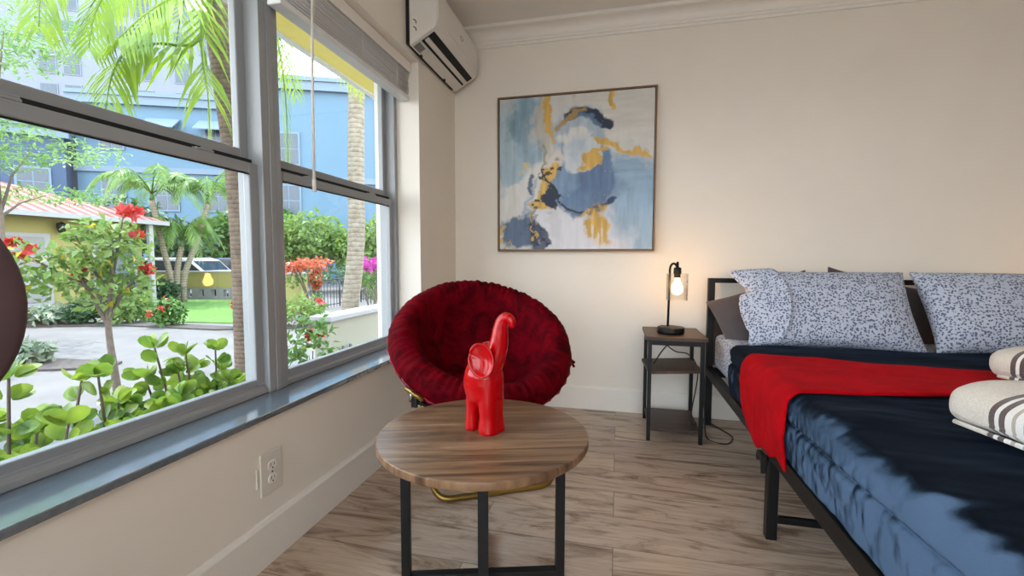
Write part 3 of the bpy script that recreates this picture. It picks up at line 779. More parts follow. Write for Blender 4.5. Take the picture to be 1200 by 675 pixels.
# open pillowcase end: two soft lips
m = MB()
def lip(v):
    P_ = [(0, -.27), (.06, -.315), (.2, -.352), (.5, -.372), (.60, -.366), (.655, -.325), (.70, -.328), (.8, -.362), (.94, -.398), (1, -.375)]
    for (a, x0), (b, x1) in zip(P_[:-1], P_[1:]):
        if v <= b: return x0+(x1-x0)*(v-a)/(b-a)
    return P_[-1][1]
def flap(u, v):
    b = 2*v-1; hem = -.165-.06*b*b
    x = lip(v)+(hem-lip(v))*u
    e = max(0, 1-abs(b)**2.6)**.55
    a = abs(hem)/.36
    zh = .085*(max(0, 1-a**3.2)**.55)*e
    z = .012*e+(zh+.009-.012*e)*u**.8+.010*math.sin(7*b+2*u)*(1-u)*e
    return (x, b*.215*(1-.06*abs(b)**6)+.004, z+.003)
m.grid(flap, 18, 44)
fo = m.build('open_end', 'leopard', p1, fix=False); q = fo.modifiers.new('t', 'SOLIDIFY'); q.thickness = .003
place_pillow('pillow', 'grey_pillow', 'charcoal pillow whose corner pokes out left of the first spotted pillow', 'charcoal pillows', .765, 2.525, .635, R(72), .52, .37, .11, 8.2, R(-2), R(21))
place_pillow('pillow', 'grey_pillow', 'second charcoal pillow, only a peaked corner above the spotted pillow', 'charcoal pillows', 1.285, 2.60, .668, R(82), .56, .35, .08, 3.7, 0, R(-14))

def towel(name, label, loc, rz, L, wx, hz):
    m = MB()
    def fn(u, v):
        t = 2*PI*u; y = -L/2+L*v; e = min(v, 1-v)*L
        k = math.sqrt(max(0, 1-max(0, (.05-e)/.05)**2)); k = .35+.65*k
        ct, st = math.cos(t), math.sin(t)
        x = wx/2*k*math.copysign(abs(ct)**.75, ct); z = hz/2*(.25+.75*k)*math.copysign(abs(st)**.8, st)
        d = .006*nz((ct*1.5, y*9, st*1.5+loc[0]*3))
        return (x*(1+d*2), y, z+hz/2+d)
    m.grid(fn, 48, 40, wrapu=True)
    n = len(m.v)
    m.f.append(tuple(range(48))); m.sm.append(True); m.f.append(tuple(range(n-48, n))); m.sm.append(True)
    o = m.build(name, 'towel'); o.location = loc; o.rotation_euler = (0, 0, rz)
    # free hem layers along the low side
    h = MB()
    for kk, zz in ((0, .018), (1, .036)):
        h.tube([(-wx/2*(.955-.02*kk)-.004*math.sin(9*t)*.3, -L/2+.05+(L-.1)*t, zz) for t in [i/20 for i in range(21)]], .0055, 8)
    h.build('hem', 'towel', o)
    return tag(o, label, 'towel', 'rolled towels')
towel('rolled_towel', 'larger beige striped towel, rolled, at the right edge of the bed', (.935, .985, .547), R(10), .62, .27, .112)
towel('rolled_towel', 'beige rolled towel behind the larger one, on the red throw', (1.335, 1.52, .562), R(24), .52, .24, .105)

# ================================================================== COFFEE TABLE
ct = thing('coffee_table', 'round wood-top coffee table with black metal legs', 'table', (-.362, 1.191, 0), R(16.5))
MB().lathe([(.286, .4265), (.2925, .4285), (.294, .432), (.294, .4465), (.2925, .4495), (.29, .45)], seg=96).build('tabletop', 'tabletop', ct)
q_ = .227
for k in range(4):
    a = k*PI/2
    mt = Matrix.Rotation(a, 4, 'Z')
    MB().box(q_-.019, q_+.006, -.0125, .0125, 0, .426, mt).build('leg', 'black_metal', ct, bevel=.001)
    MB().box(.0128 if k % 2 else 0, q_-.0192, -.0125, .0125, .012, .037, mt).build('crossbar', 'black_metal', ct, bevel=.001)
    MB().box(.0128 if k % 2 else 0, q_-.0192, -.0125, .0125, .401, .426, mt).build('top_bar', 'black_metal', ct, bevel=.001)

# ================================================================== ELEPHANT
el = thing('elephant_figurine', 'glossy red elephant figurine with raised trunk on the table', 'figurine', (-.362, 1.203, .4503), R(-22))
m = MB()
for sx, rr, yy in ((-.032, .0205, .017), (.024, .0300, .014)):
    for sy in (-1, 1):
        m.tube([(sx*1.05, sy*yy, 0), (sx*1.05, sy*yy, .004), (sx*1.03, sy*yy, .018), (sx, sy*yy, .045), (sx*.95, sy*yy*.95, .08), (sx*.8, sy*yy*.8, .13)],
               [rr*.98, rr*1.0, rr*.95, rr*.84, rr*.95, rr*1.1], 20)
m.ellipsoid((-.004, 0, .142), (.061, .053, .080), Matrix.Rotation(R(8), 3, 'Y'))
m.ellipsoid((.012, 0, .205), (.042, .040, .050))
m.ellipsoid((.000, 0, .108), (.055, .048, .040))
tp = smooth([(.018, 0, .180), (.036, 0, .212), (.047, 0, .240), (.053, 0, .270), (.057, 0, .298), (.065, 0, .319), (.080, 0, .327), (.093, 0, .318), (.095, 0, .306)], 5)
n_ = len(tp); m.tube(tp, [.026*(1-i/(n_-1))**1.1+.0088 for i in range(n_)], 18)
m.ellipsoid(tp[-1], (.0084, .0084, .0084))
bo = m.build('body', 'red_ceramic', el)
r_ = bo.modifiers.new('r', 'REMESH'); r_.mode = 'VOXEL'; r_.voxel_size = .0028; r_.use_smooth_shade = True
s_ = bo.modifiers.new('s', 'SMOOTH'); s_.factor = .5; s_.iterations = 7
for sy in (-1, 1):
    e = MB()
    def ear(u, v, sy=sy):
        t = 2*PI*u; rr = v
        sh = 1+.06*math.cos(t-2.2)
        x = .036*rr*math.cos(t)*sh; z = .047*rr*math.sin(t)*sh - .004*rr
        dep = .010*(rr**2)*(.4+.6*(math.cos(t-2.6) < .99)) + .004*math.exp(-((rr-.97)/.06)**2)
        return (x, sy*dep, z)
    e.grid(ear, 40, 12, wrapu=True)
    eo = e.build('ear', 'red_ceramic', el, fix=False)
    eo.location = (.030, -.046, .214) if sy < 0 else (-.004, .040, .200); eo.rotation_euler = (R(sy*8), R(-14), R(22 if sy < 0 else 8))
    q = eo.modifiers.new('t', 'SOLIDIFY'); q.thickness = .004; q.offset = 0
    MB().ellipsoid((.049, sy*.024, .232), (.003, .003, .0035)).build('eye', 'red_ceramic', el)
MB().tube(smooth([(-.060, 0, .165), (-.067, 0, .155), (-.070, 0, .140), (-.067, 0, .128)]), [.0045]*13+[.004]*5+[.003], 8).build('tail', 'red_ceramic', el)

# ================================================================== MOON CHAIR
RC = .405; az, elv = .56, .985
fa = Vector((math.sin(az), -math.cos(az), 0)); nrm = (fa*math.cos(elv)+Vector((0, 0, 1))*math.sin(elv)); wv_ = Vector((math.cos(az), math.sin(az), 0)); uv_ = nrm.cross(wv_)
cc = Vector((-.578, 1.895, .585))
MC = Matrix((wv_, uv_, nrm)).transposed().to_4x4(); MC.translation = cc
chair = thing('moon_chair', 'folding saucer chair with crimson velvet cushion in the corner', 'chair', (-.578, 1.895, 0))
inv = Matrix.Translation((.578, -1.895, 0))
T = inv @ MC
m = MB()
pf = [(.0, -.205), (.06, -.202), (.13, -.188), (.185, -.152), (.225, -.104), (.252, -.060), (.27, -.014), (.292, .028), (.325, .052), (.362, .050), (.393, .024), (.407, -.016), (.398, -.055), (.375, -.085), (.33, -.125), (.27, -.17), (.2, -.205), (.12, -.238), (.05, -.248), (0, -.249)]
pfs = smooth([(a, 0, b) for a, b in pf], 4)
NP = 72
def cush(u, v):
    i = v*(len(pfs)-1); i0 = min(int(i), len(pfs)-2); p = pfs[i0].lerp(pfs[i0+1], i-i0)
    r_, h = p.x, p.z; t = 2*PI*u
    q = Vector((math.cos(t), math.sin(t), 0))
    ple = math.exp(-((r_-.34)/.085)**2)
    jit = 1.3*mnoise.noise(q*2.5)+.6*mnoise.noise(q*6)
    pl_ = abs(math.sin(t*NP/2+2.2*jit))**.6
    d = .012*ple*(pl_-.6)+.012*ple*mnoise.noise(q*2+Vector((0, 0, h*5)))+.006*ple*mnoise.noise(q*9+Vector((0, 0, r_*7)))
    top = i0 < 9*4
    if top and r_ < .31:
        # tufting
        tf = 0
        for ring, nn, ph in ((.215, 8, .2), (.10, 5, .0)):
            for k in range(nn):
                tt = 2*PI*k/nn+ph; dd = math.hypot(r_*math.cos(t)-ring*math.cos(tt), r_*math.sin(t)-ring*math.sin(tt))
                tf += math.exp(-(dd/.024)**2)
        seam = math.exp(-((r_-.235)/.014)**2)+.7*math.exp(-((r_-.15)/.012)**2)
        pie = math.exp(-(((t*8/(2*PI)) % 1-.5)*r_/.05)**2)*(r_ > .08)
        d += -.020*tf-.012*seam-.008*pie+.012*mnoise.noise(Vector((r_*math.cos(t)*9, r_*math.sin(t)*9, 3)))
    # front lip sags flatter
    fr = max(0, -math.sin(t))**2
    p3 = Vector(((r_+d*.3)*math.cos(t), (r_+d*.3)*math.sin(t), h+d+.0*fr))
    return T @ p3
m.grid(cush, 230, 77, wrapu=True)
cu = m.build('cushion', 'redvelvet', chair, fix=False)
MB().tube([T @ Vector(((.406+.004*math.sin(40*t))*math.cos(t), (.406+.004*math.sin(40*t))*math.sin(t), -.024+.002*math.sin(23*t))) for t in [2*PI*k/160 for k in range(160)]], .0042, 8, closed=True).build('piping', 'redpiping', cu)
for k, t in enumerate((-.28,)):
    b = MB(); e0 = Vector((.405*math.cos(t), .405*math.sin(t), -.05))
    b.tube([T @ e0, T @ (e0+Vector((.03*math.cos(t), .03*math.sin(t)-.01, -.015)))], .006, 6); b.tube([T @ e0, T @ (e0+Vector((.02*math.cos(t)+.01, .02*math.sin(t)-.02, -.035)))], .006, 6)
    b.build('tie', 'redvelvet', cu)
# ring and folding legs
rp = [Vector((.325*math.cos(t), .325*math.sin(t), -.145)) for t in [2*PI*k/96 for k in range(96)]]
MB().tube([T @ p for p in rp], .0125, 12, closed=True).build('ring_frame', 'brass', chair)
def W(p): return inv @ Vector(p)
def legpath(p0, c0, c1, p1, r_=.07):
    # ring end, floor corner, floor corner, ring end with rounded corners
    p0, c0, c1, p1 = map(Vector, (p0, c0, c1, p1)); out = [p0]
    for a, c, b in ((p0, c0, c1), (c0, c1, p1)):
        da = (a-c).normalized()*r_; db = (b-c).normalized()*r_
        for k in range(9):
            t = k/8; out.append((c+da)*(1-t)**2+c*2*t*(1-t)+(c+db)*t*t)
    return out+[p1]
def ringpt(t): return MC @ Vector((.325*math.cos(t), .325*math.sin(t), -.145))
zf = .0135
ff = Vector((-.45, 1.665, zf)); hd = Vector((.875, .485, 0))
fl = MB().tube([inv @ p for p in legpath(ringpt(2.55), ff-hd*.245, ff+hd*.245, ringpt(.59))], .0125, 12).build('front_leg', 'brass', chair)
bb = Vector((-.70, 2.06, zf)); hd2 = hd
MB().tube([inv @ p for p in legpath(ringpt(-2.3), bb-hd*.20, bb+hd*.20, ringpt(-.84))], .0125, 12).build('back_leg', 'brass', chair)
# hinge clip at the left of the ring
hp = Vector((-.842, 1.80, .40))
dv = (Vector((.06, -.05, -.05))).normalized()
hp0 = Vector((-.742, 1.537, .426))
hb = MB().tube([inv @ (hp0+Vector((-.036, .006, .018))), inv @ (hp0+Vector((.038, -.006, -.018)))], .0085, 12).build('hinge_tube', 'brass', chair)
MB().tube([inv @ (hp0+Vector((-.006, .012, -.03))), inv @ ringpt(-2.15)], .008, 8).build('hinge_strut', 'black_metal', hb)
MB().tube([inv @ (hp0+Vector((-.008, 0, .012))), inv @ (hp0+Vector((-.014, .0, -.03)))], .006, 10).build('hinge_pin', 'steel', hb)
MB().box(-.014, .010, .004, .018, -.055, -.016, Matrix.Translation(inv @ hp0)).build('hinge_bracket', 'black_plastic', hb, bevel=.003)

# ================================================================== FILL LAMP (unseen uplight added to brighten ceiling and walls)
fl_ = thing('fill_lamp', 'unseen uplight added behind the camera to brighten the room', 'lamp', (1.3, -1.1, 0))
MB().lathe([(.14, 0), (.14, .015), (.02, .03)], seg=32).build('base', 'black_metal', fl_)
MB().tube([(0, 0, .02), (0, 0, 1.72)], .012, 12).build('pole', 'black_metal', fl_)
MB().lathe([(.02, 1.70), (.10, 1.74), (.16, 1.82), (.155, 1.82), (.097, 1.748), (.02, 1.71)], seg=40, cap=False).build('shade', 'black_metal', fl_)
MB().ellipsoid((0, 0, 1.775), (.03, .03, .035)).build('bulb', 'bulb', fl_)
pl_ = bpy.data.lights.new('fill_lamp_light', 'POINT'); pl_.energy = 22; pl_.color = (1, .94, .86); pl_.shadow_soft_size = .05
po = bpy.data.objects.new('fill_lamp_light', pl_); COL.objects.link(po); po.parent = fl_; po.location = (0, 0, 1.83)

# ================================================================== INVENTED CHAIR standing in for a dark rounded shape at the left edge
dc = thing('stand_in_chair', 'dark rounded shape at the left edge, built as a stand-in chair', 'chair', (-.656, .207, 0), R(66))
# local +y points from seat to back
bk = MB(); bk.ellipsoid((0, .245, .873), (.167, .028, .185), None, 40, 24); bk.build('backrest', 'stand_in_brown', dc)
for sx in (-1, 1):
    MB().tube([(sx*.07, .17, .44), (sx*.08, .235, .6), (sx*.075, .25, .78)], .011, 10).build('back_post', 'black_metal', dc)
    for sy in (-1, 1): MB().tube([(sx*.14, sy*.14, .44), (sx*.17, sy*.17, .0)], [.014, .011], 10).build('leg', 'black_metal', dc)
MB().lathe([(.15, .43), (.19, .435), (.205, .455), (.195, .48), (.1, .49), (0.001, .492)], seg=40).build('seat', 'stand_in_brown', dc)

# ================================================================== OUTDOORS
GZ = -.5
struct(box(-90, XO-.001, -60, 90, GZ-.2, GZ).build('ground', 'pave'), 'pale sunlit paving of the front yard', 'ground')
struct(box(XO-.001, 40, YB+.101, 90, GZ-.2, GZ).build('ground', 'pave'), 'paving beyond the house', 'ground')
struct(box(XO-.001, 60, -60, YF-.101, GZ-.2, GZ).build('ground', 'pave'), 'paving behind the house', 'ground')
struct(box(XO, XR+.1, YF-.1, YB+.1, GZ, -.121).build('trim_6', 'stucco'), 'foundation under the room', 'foundation')
def flatpoly(pts, z0, z1): return MB().prism(pts, 'z', z0, z1)
struct(flatpoly([(-13.0, 9.4), (-10.4, 8.0), (-8.0, 8.2), (-7.4, 8.6), (-8.2, 10.2), (-12.3, 13.2), (-16, 12.4)], GZ, GZ+.02).build('lawn', 'grass'), 'green lawn around the twin palms', 'lawn')
struct(flatpoly([(-14, 6.2), (-12.2, 6.6), (-10.2, 7.3), (-7.8, 7.3), (-6.4, 7.9), (-6.4, 8.25), (-7.8, 7.7), (-10.3, 7.75), (-12.4, 7.1), (-14, 6.8)], GZ, GZ+.03).build('mulch_bed', 'mulch'), 'dark mulch strip edging the paving', 'mulch')
struct(flatpoly([(-9.5, 3.9), (-7.6, 3.9), (-6.4, 4.4), (-6.6, 4.7), (-8, 4.6), (-9.5, 4.7)], GZ, GZ+.03).build('mulch_bed', 'mulch'), 'small dark mulch patch by the grey shrub', 'mulch')
struct(flatpoly([(-3.2, -1), (-1.31, -1), (-1.31, 3.2), (-2.4, 3.2), (-2.9, 2.4)], GZ, GZ+.03).build('mulch_bed', 'mulch'), 'planting bed below the windows', 'mulch')

# own roof overhang
ev = MB(); ev.box(-1.86, XO-.002, -.3, 6, 2.205, 2.24)
o = struct(ev.build('trim_7', 'yellow_soffit'), 'yellow roof overhang outside the windows', 'soffit')
box(-1.905, -1.86, -.3, 6, 2.197, 2.36).build('fascia', 'fascia', o)

# --- vegetation helpers
def rvec(r_=rnd):
    while True:
        v = Vector((r_.uniform(-1, 1), r_.uniform(-1, 1), r_.uniform(-1, 1)))
        if .05 < v.length < 1: return v
def cloud(m, c, rad, n, size, r_, aspect=.5, flat=0., shell=.35):
    c = Vector(c)
    for _ in range(n):
        v = rvec(r_); v = v.normalized()*(shell+(1-shell)*r_.random()**.6)
        p = c+Vector((v.x*rad[0], v.y*rad[1], v.z*rad[2]))
        d = rvec(r_).normalized(); d.z = d.z*(1-flat)-.15; d.normalize()
        nr = (v*.6+rvec(r_)*.7+Vector((0, 0, .6+flat*3))).normalized()
        s = size*r_.uniform(.7, 1.3)
        m.leaf(p, d, nr, s, s*aspect)
    return m
def tree(name, label, cat, base, height, blobs, mat, n, size, seed, trunk_r=.08, group=None, bark='bark_twig', aspect=.5, flat=0., part='foliage'):
    r_ = random.Random(seed); root = thing(name, label, cat, base, 0, group)
    if trunk_r:
        t = MB(); top = Vector((0, 0, height))
        t.tube(smooth([(0, 0, 0), (.03*height, .01*height, height*.35), (0, .02*height, height*.7)], 4), [trunk_r*(1-.06*i) for i in range(9)], 8)
        for c, rad in blobs: t.tube([(0.02*height, .01*height, height*.45), (c[0]*.5, c[1]*.5, height*.45+(c[2]-height*.45)*.6), c], [trunk_r*.6, trunk_r*.4, trunk_r*.2], 6)
        t.build('trunk', bark, root)
    f = MB()
    tot = sum(b[1][0]*b[1][2] for b in blobs)
    for c, rad in blobs: cloud(f, c, rad, int(n*rad[0]*rad[2]/tot), size, r_, aspect, flat)
    f.build(part, mat, root, fix=False)
    return root
def frond_mesh(c, ctrl, tip, r_, n=34, L=.42, W=.035, droop=.55, rach=.012, via=None):
    c, ctrl, tip = Vector(c), Vector(ctrl), Vector(tip); m = MB()
    P_ = lambda t: c*(1-t)**2+ctrl*2*t*(1-t)+tip*t*t
    if via:
        sp = smooth([c]+via, 8); P_ = lambda t: sp[min(len(sp)-1, max(0, int(t*(len(sp)-1))))].lerp(sp[min(len(sp)-1, max(0, int(t*(len(sp)-1))+1))], max(0, t)*(len(sp)-1) % 1)
    pts = [P_(k/16) for k in range(17)]
    m.tube(pts, [rach*(1-.85*k/16) for k in range(17)], 6)
    for k in range(n):
        t = .14+.86*k/(n-1); p = P_(t); tg = (P_(min(1, t+.03))-P_(t-.05)).normalized()
        sd = tg.cross(Vector((0, 0, 1)))
        if sd.length < .15: sd = tg.cross(Vector((.6, .8, 0)))
        sd.normalize(); ln = L*(math.sin(PI*min(1, .12+.8*t))**.7)*r_.uniform(.85, 1.1)
        for s in (-1, 1):
            d = (sd*s*.9+tg*(.55+.5*t)+Vector((0, 0, -droop*r_.uniform(.7, 1.4)))).normalized()
            e = (d+Vector((0, 0, -droop*.9))).normalized()
            up = sd.cross(tg); mid = p+d*ln*.5; end = mid+e*ln*.5; wd = tg*W*.5
            m.add([p-wd*.4, p+wd*.4, mid+wd, end, mid-wd], [(0, 1, 2, 4), (4, 2, 3)])
    return m
def palm(name, label, base, pts, rad, bark, fr, mat, seed, group=None, L=.42, W=.035, n=34, droop=.55, rach=.014, shaft=None):
    root = thing(name, label, 'palm tree', base, 0, group); r_ = random.Random(seed)
    B = Vector(base); loc = [Vector(p)-B for p in pts]
    sp = smooth(loc, 6); k = len(sp)
    rr = [rad*(1.12-.2*i/(k-1)) for i in range(k)]
    MB().tube(sp, rr, 20).build('trunk', bark, root)
    if shaft:
        MB().tube([loc[-1], loc[-1]+Vector((0, 0, shaft*.5)), loc[-1]+Vector((0, 0, shaft))], [rad*.9, rad*.8, rad*.35], 14).build('crownshaft', 'leaf_bright', root)
    c = loc[-1]+Vector((0, 0, shaft or 0))
    for item in fr:
        if isinstance(item, list):
            via = [Vector(p)-B for p in item]; frond_mesh(c, c, via[-1], r_, n, L, W, droop, rach, via).build('frond', mat, root, fix=False); continue
        tip, lift = item
        tip = Vector(tip)-B; mid = (c+tip)/2; ctrl = mid+Vector((0, 0, lift))+(Vector((tip.x-c.x, tip.y-c.y, 0))*.15)
        frond_mesh(c, ctrl, tip, r_, n, L, W, droop, rach).build('frond', mat, root, fix=False)
    return root
# near ringed palm, left window
palm('coconut_palm', 'ringed brown palm trunk with big fronds close outside the left window', (-2.76, 2.89, GZ),
     [(-2.76, 2.89, GZ), (-2.76, 2.89, .16), (-2.76, 2.89, .96), (-2.78, 2.88, 1.6), (-2.80, 2.86, 1.91), (-2.84, 2.82, 2.51), (-2.86, 2.80, 2.85)], .105, 'bark_brown',
     [[(-2.78, 2.59, 2.43), (-2.87, 2.33, 2.29), (-2.88, 2.16, 2.16), (-2.84, 2.05, 1.98), (-2.82, 1.99, 1.76)], [(-2.88, 2.48, 2.96), (-2.88, 2.15, 2.58), (-2.87, 2.01, 2.33), (-2.81, 1.92, 2.08)],
      [(-2.7, 2.53, 2.53), (-2.67, 2.49, 2.24), (-2.62, 2.47, 2.01), (-2.62, 2.47, 1.67)], [(-2.61, 2.9, 3.01), (-2.46, 2.9, 2.63), (-2.38, 2.89, 2.14), (-2.35, 2.86, 1.64)],
      [(-2.66, 2.42, 2.63), (-2.67, 2.26, 2.49), (-2.67, 2.1, 2.31), (-2.65, 1.96, 2.13)], [(-2.9, 2.45, 3.1), (-2.99, 2.01, 2.67), (-2.98, 1.84, 2.39), (-2.95, 1.79, 2.14)],
      [(-2.46, 2.63, 2.99), (-2.27, 2.53, 2.69), (-2.21, 2.45, 2.33)], ((-3.9, 2.6, 2.6), .5), ((-4.2, 3.6, 2.8), .6), ((-3.4, 4.3, 2.7), .6), ((-2.5, 4.1, 2.6), .6), ((-3.55, 2.3, 3.7), .3)],
     'frond', 3, L=.42, W=.040, n=24, droop=.62, shaft=.2)
palm('coconut_palm', 'pale leaning palm trunk outside the corner window', (-4.75, 7.2, GZ),
     [(-4.75, 7.2, GZ), (-4.65, 7.15, .2), (-4.55, 7.2, 1.2), (-4.54, 7.23, 2.6), (-4.5, 7.24, 4.2), (-4.48, 7.24, 5.6)], .14, 'bark_grey',
     [((-4.5+2*math.cos(a), 7.24+2*math.sin(a), 5.0+.5*math.sin(3*a)), .8) for a in [k*PI/5 for k in range(10)]], 'frond', 5, n=30, L=.5, W=.04, shaft=.3)
# twin palms on the lawn
def ringtips(c, r_, dz, n, ph=0, jit=.2, seed=1):
    q = random.Random(seed)
    return [((c[0]+r_*q.uniform(.8, 1.15)*math.cos(2*PI*k/n+ph), c[1]+r_*q.uniform(.8, 1.15)*math.sin(2*PI*k/n+ph), c[2]+dz+q.uniform(-jit, jit)), q.uniform(1.2, 1.7)) for k in range(n)]
def fpt(px_dir, d): return (px_dir[0]*d, px_dir[1]*d)
tb = (-13.9, 11.65)
for (top, lab, sd, ph) in (((-14.2, 11.23, 2.75), 'slim curved palm on the lawn, left of the pair', 2, .1), ((-13.26, 12.32, 2.75), 'slim curved palm on the lawn, right of the pair', 4, .5), ((-13.76, 11.76, 1.3), 'shortest slim palm between the pair on the lawn', 6, .9)):
    off = {2: (-.06, -.12), 4: (.12, .12), 6: (.02, 0)}[sd]
    b_ = (tb[0]+off[0], tb[1]+off[1], GZ)
    palm('slim_palm', lab, b_, [b_, (b_[0]*.93+top[0]*.07, b_[1]*.93+top[1]*.07, .4), (b_[0]*.45+top[0]*.55, b_[1]*.45+top[1]*.55, 1.5 if top[2] > 2 else 1.0), top], .082, 'bark_grey',
         ringtips(top, 1.6 if top[2] > 2 else 1.1, -.1, 10, ph, .5, sd), 'frond_far', sd, 'lawn palms', L=.5, W=.07, n=24, droop=.6, rach=.022, shaft=.2)
# trees and hedges behind
bt = [
 ('bushy_tree', 'tall dense tree behind the right lawn palm', (-19.2, 20.8), 4.2, [((0, 0, 2.9), (2.5, 1.6, 1.6)), ((1.6, .8, 1.9), (1.8, 1.2, 1.5)), ((-1.8, -.8, 2.1), (1.9, 1.2, 1.6))], 'leaf_mid', 2800, .38),
 ('bushy_tree', 'dense dark tree behind the left lawn palm, above the tiled roof', (-22.2, 16.4), 4.6, [((0, 0, 2.9), (2.2, 1.8, 1.2)), ((1.5, 1, 2.2), (1.7, 1.5, 1.1)), ((-1.5, -1.4, 2.6), (1.8, 1.6, 1.1))], 'leaf_dark', 2400, .36),
 ('bushy_tree', 'bright round tree left in the corner window', (-12.9, 17.0), 3.2, [((0, 0, 2.35), (1.5, 1.4, 1.15)), ((1.1, .9, 1.9), (1.2, 1.1, .9)), ((-1, -.8, 2.0), (1.2, 1.1, 1.0))], 'leaf_bright', 3000, .26),
 ('bushy_tree', 'bright round tree right in the corner window', (-9.9, 17.8), 3.1, [((0, 0, 2.2), (1.3, 1.3, 1.1)), ((.9, .7, 2.0), (1.1, 1.1, .9)), ((-.9, -.5, 1.7), (1.0, 1.0, .9))], 'leaf_bright', 2600, .26),
 ('feathery_tree', 'feathery light green tree at the far left of the window', (-9.6, 5.05), 4.6, [((.2, -.3, 4.6), (1.5, 1.2, .22)), ((.3, .4, 3.2), (1.5, 1.1, .16)), ((-.3, .9, 2.55), (1.4, .9, .13)), ((.3, .0, 3.6), (1.2, .9, .14)), ((.2, -.4, 2.85), (1.2, .8, .13)), ((.4, .1, 5.0), (1.2, 1.1, .2))], 'leaf_feather', 3600, .12),
]
for i, (nm, lab, (x, y), h, bl_, mt_, n, sz) in enumerate(bt):
    feather = nm == 'feathery_tree'
    tree(nm, lab, 'tree', (x, y, GZ), h, bl_, mt_, n, sz, 20+i, .04 if feather else .07, None if feather else 'trees beyond the yard', aspect=.35 if feather else .55, flat=.5 if feather else 0)
for i, (x, y, rx, rz, mt_, lab) in enumerate([(-13.8, 9.9, .55, .45, 'leaf_dark', 'low dark hedge shrub against the yellow house'), (-13.75, 11.0, .5, .4, 'leaf_dark', 'low dark hedge shrub at the house corner'),
        (-9.25, 7.55, .32, .30, 'leaf_mid', 'small shrub with red flowers before the lawn'), (-7.35, 7.75, .3, .38, 'leaf_mid', 'small red flowering shrub beside the mullion'),
        (-10.6, 7.7, .5, .38, 'leaf_bright', 'loose bright shrub at the mulch edge'), (-7.7, 4.25, .34, .16, 'leaf_grey', 'grey green shrub on the small mulch patch'),
        (-12.0, 7.2, .6, .2, 'leaf_grey', 'low grey ground cover before the brick step'), (-11.3, 7.35, .35, .3, 'leaf_dark', 'dark low shrub behind the hibiscus trunk')]):
    rt = tree('shrub', lab, 'shrub', (x, y, GZ), .3, [((0, 0, rz), (rx, rx, rz))], mt_, int(380*(1+rx)), .12 if rx < .5 else .16, 50+i, .015, 'yard shrubs')
    if 'red' in lab:
        r_ = random.Random(i)
        for k in range(5):
            f = MB(); v = rvec(r_).normalized(); p = Vector((v.x*rx*.9, v.y*rx*.9-.1, rz+abs(v.z)*rz*.9))
            for q in range(6): f.leaf(p, rvec(r_), Vector((0, 0, 1)), .11, .09)
            f.build('flower', 'flower_red', rt, fix=False)
# hibiscus tree in the yard
hb_ = Vector((-4.74, 3.33, GZ)); hib = thing('hibiscus_tree', 'slender hibiscus tree with red blooms in front of the yellow house', 'tree', hb_)
r_ = random.Random(77); t = MB()
def hp_(v): # direction measured from the camera at 4.9 m, moved out to the tree's distance
    c = Vector((0, 0, H)); return c+(Vector(v)-c)*1.163-hb_
t.tube(smooth([(0, 0, 0), hp_((-4.02, 2.8, .0)), hp_((-4.03, 2.78, .4)), hp_((-4.0, 2.80, .75)), hp_((-4.0, 2.82, 1.1))]), [.04-.0012*i for i in range(25)], 10)
br = [hp_(v) for v in ((-4.2, 2.53, .95), (-3.88, 2.99, .83), (-4.12, 2.65, .81), (-3.92, 2.94, .71), (-3.96, 2.89, 1.3), (-4.27, 2.41, .97), (-4.1, 2.62, 1.15))]
for i, b in enumerate(br): t.tube(smooth([hp_((-4.03, 2.78, .38+.05*i)), (hp_((-4.02, 2.79, .6))+b)/2, b], 4), [.018-.0016*k for k in range(9)], 6)
t.build('trunk', 'bark_twig', hib)
f = MB(); fy = MB()
for c, rd, n in (((-4.05, 2.72, 1.0), (.24, .3, .22), 210), ((-4.14, 2.60, .82), (.22, .3, .2), 190), ((-3.95, 2.88, .95), (.18, .22, .2), 120), ((-4.03, 2.76, .66), (.22, .26, .16), 110), ((-4.27, 2.40, .85), (.14, .2, .24), 90), ((-4.0, 2.8, 1.15), (.2, .24, .12), 110), ((-3.9, 2.96, .72), (.1, .16, .14), 50)):
    cloud(f, hp_(c), [q*1.2 for q in rd], n, .085, r_, .6)
    cloud(fy, hp_(c), [q*1.15 for q in rd], n//26, .09, r_, .7)
f.build('foliage', 'leaf_bright', hib, fix=False); fy.build('yellowing_leaves', 'flower_yellow', hib, fix=False)
def bloom(m, p, s, r_, n=7):
    ax = rvec(r_).normalized()
    a = ax.orthogonal().normalized(); b = ax.cross(a)
    for k in range(n):
        t = 2*PI*k/n; m.leaf(Vector(p), a*math.cos(t)+b*math.sin(t)+ax*.4, ax, s, s*.75, .15)
for v, s in (((-3.965, 2.885, 1.32), .095), ((-3.93, 2.93, 1.30), .095), ((-3.88, 2.99, .83), .10), ((-4.12, 2.65, .81), .08), ((-4.27, 2.41, .97), .10), ((-3.93, 2.93, 1.12), .07), ((-4.3, 2.36, 1.05), .06)):
    m = MB(); bloom(m, hp_(v), s, r_); bloom(m, hp_(v)+Vector((.03, .04, .02)), s*.8, r_); m.build('flower', 'flower_red', hib, fix=False)

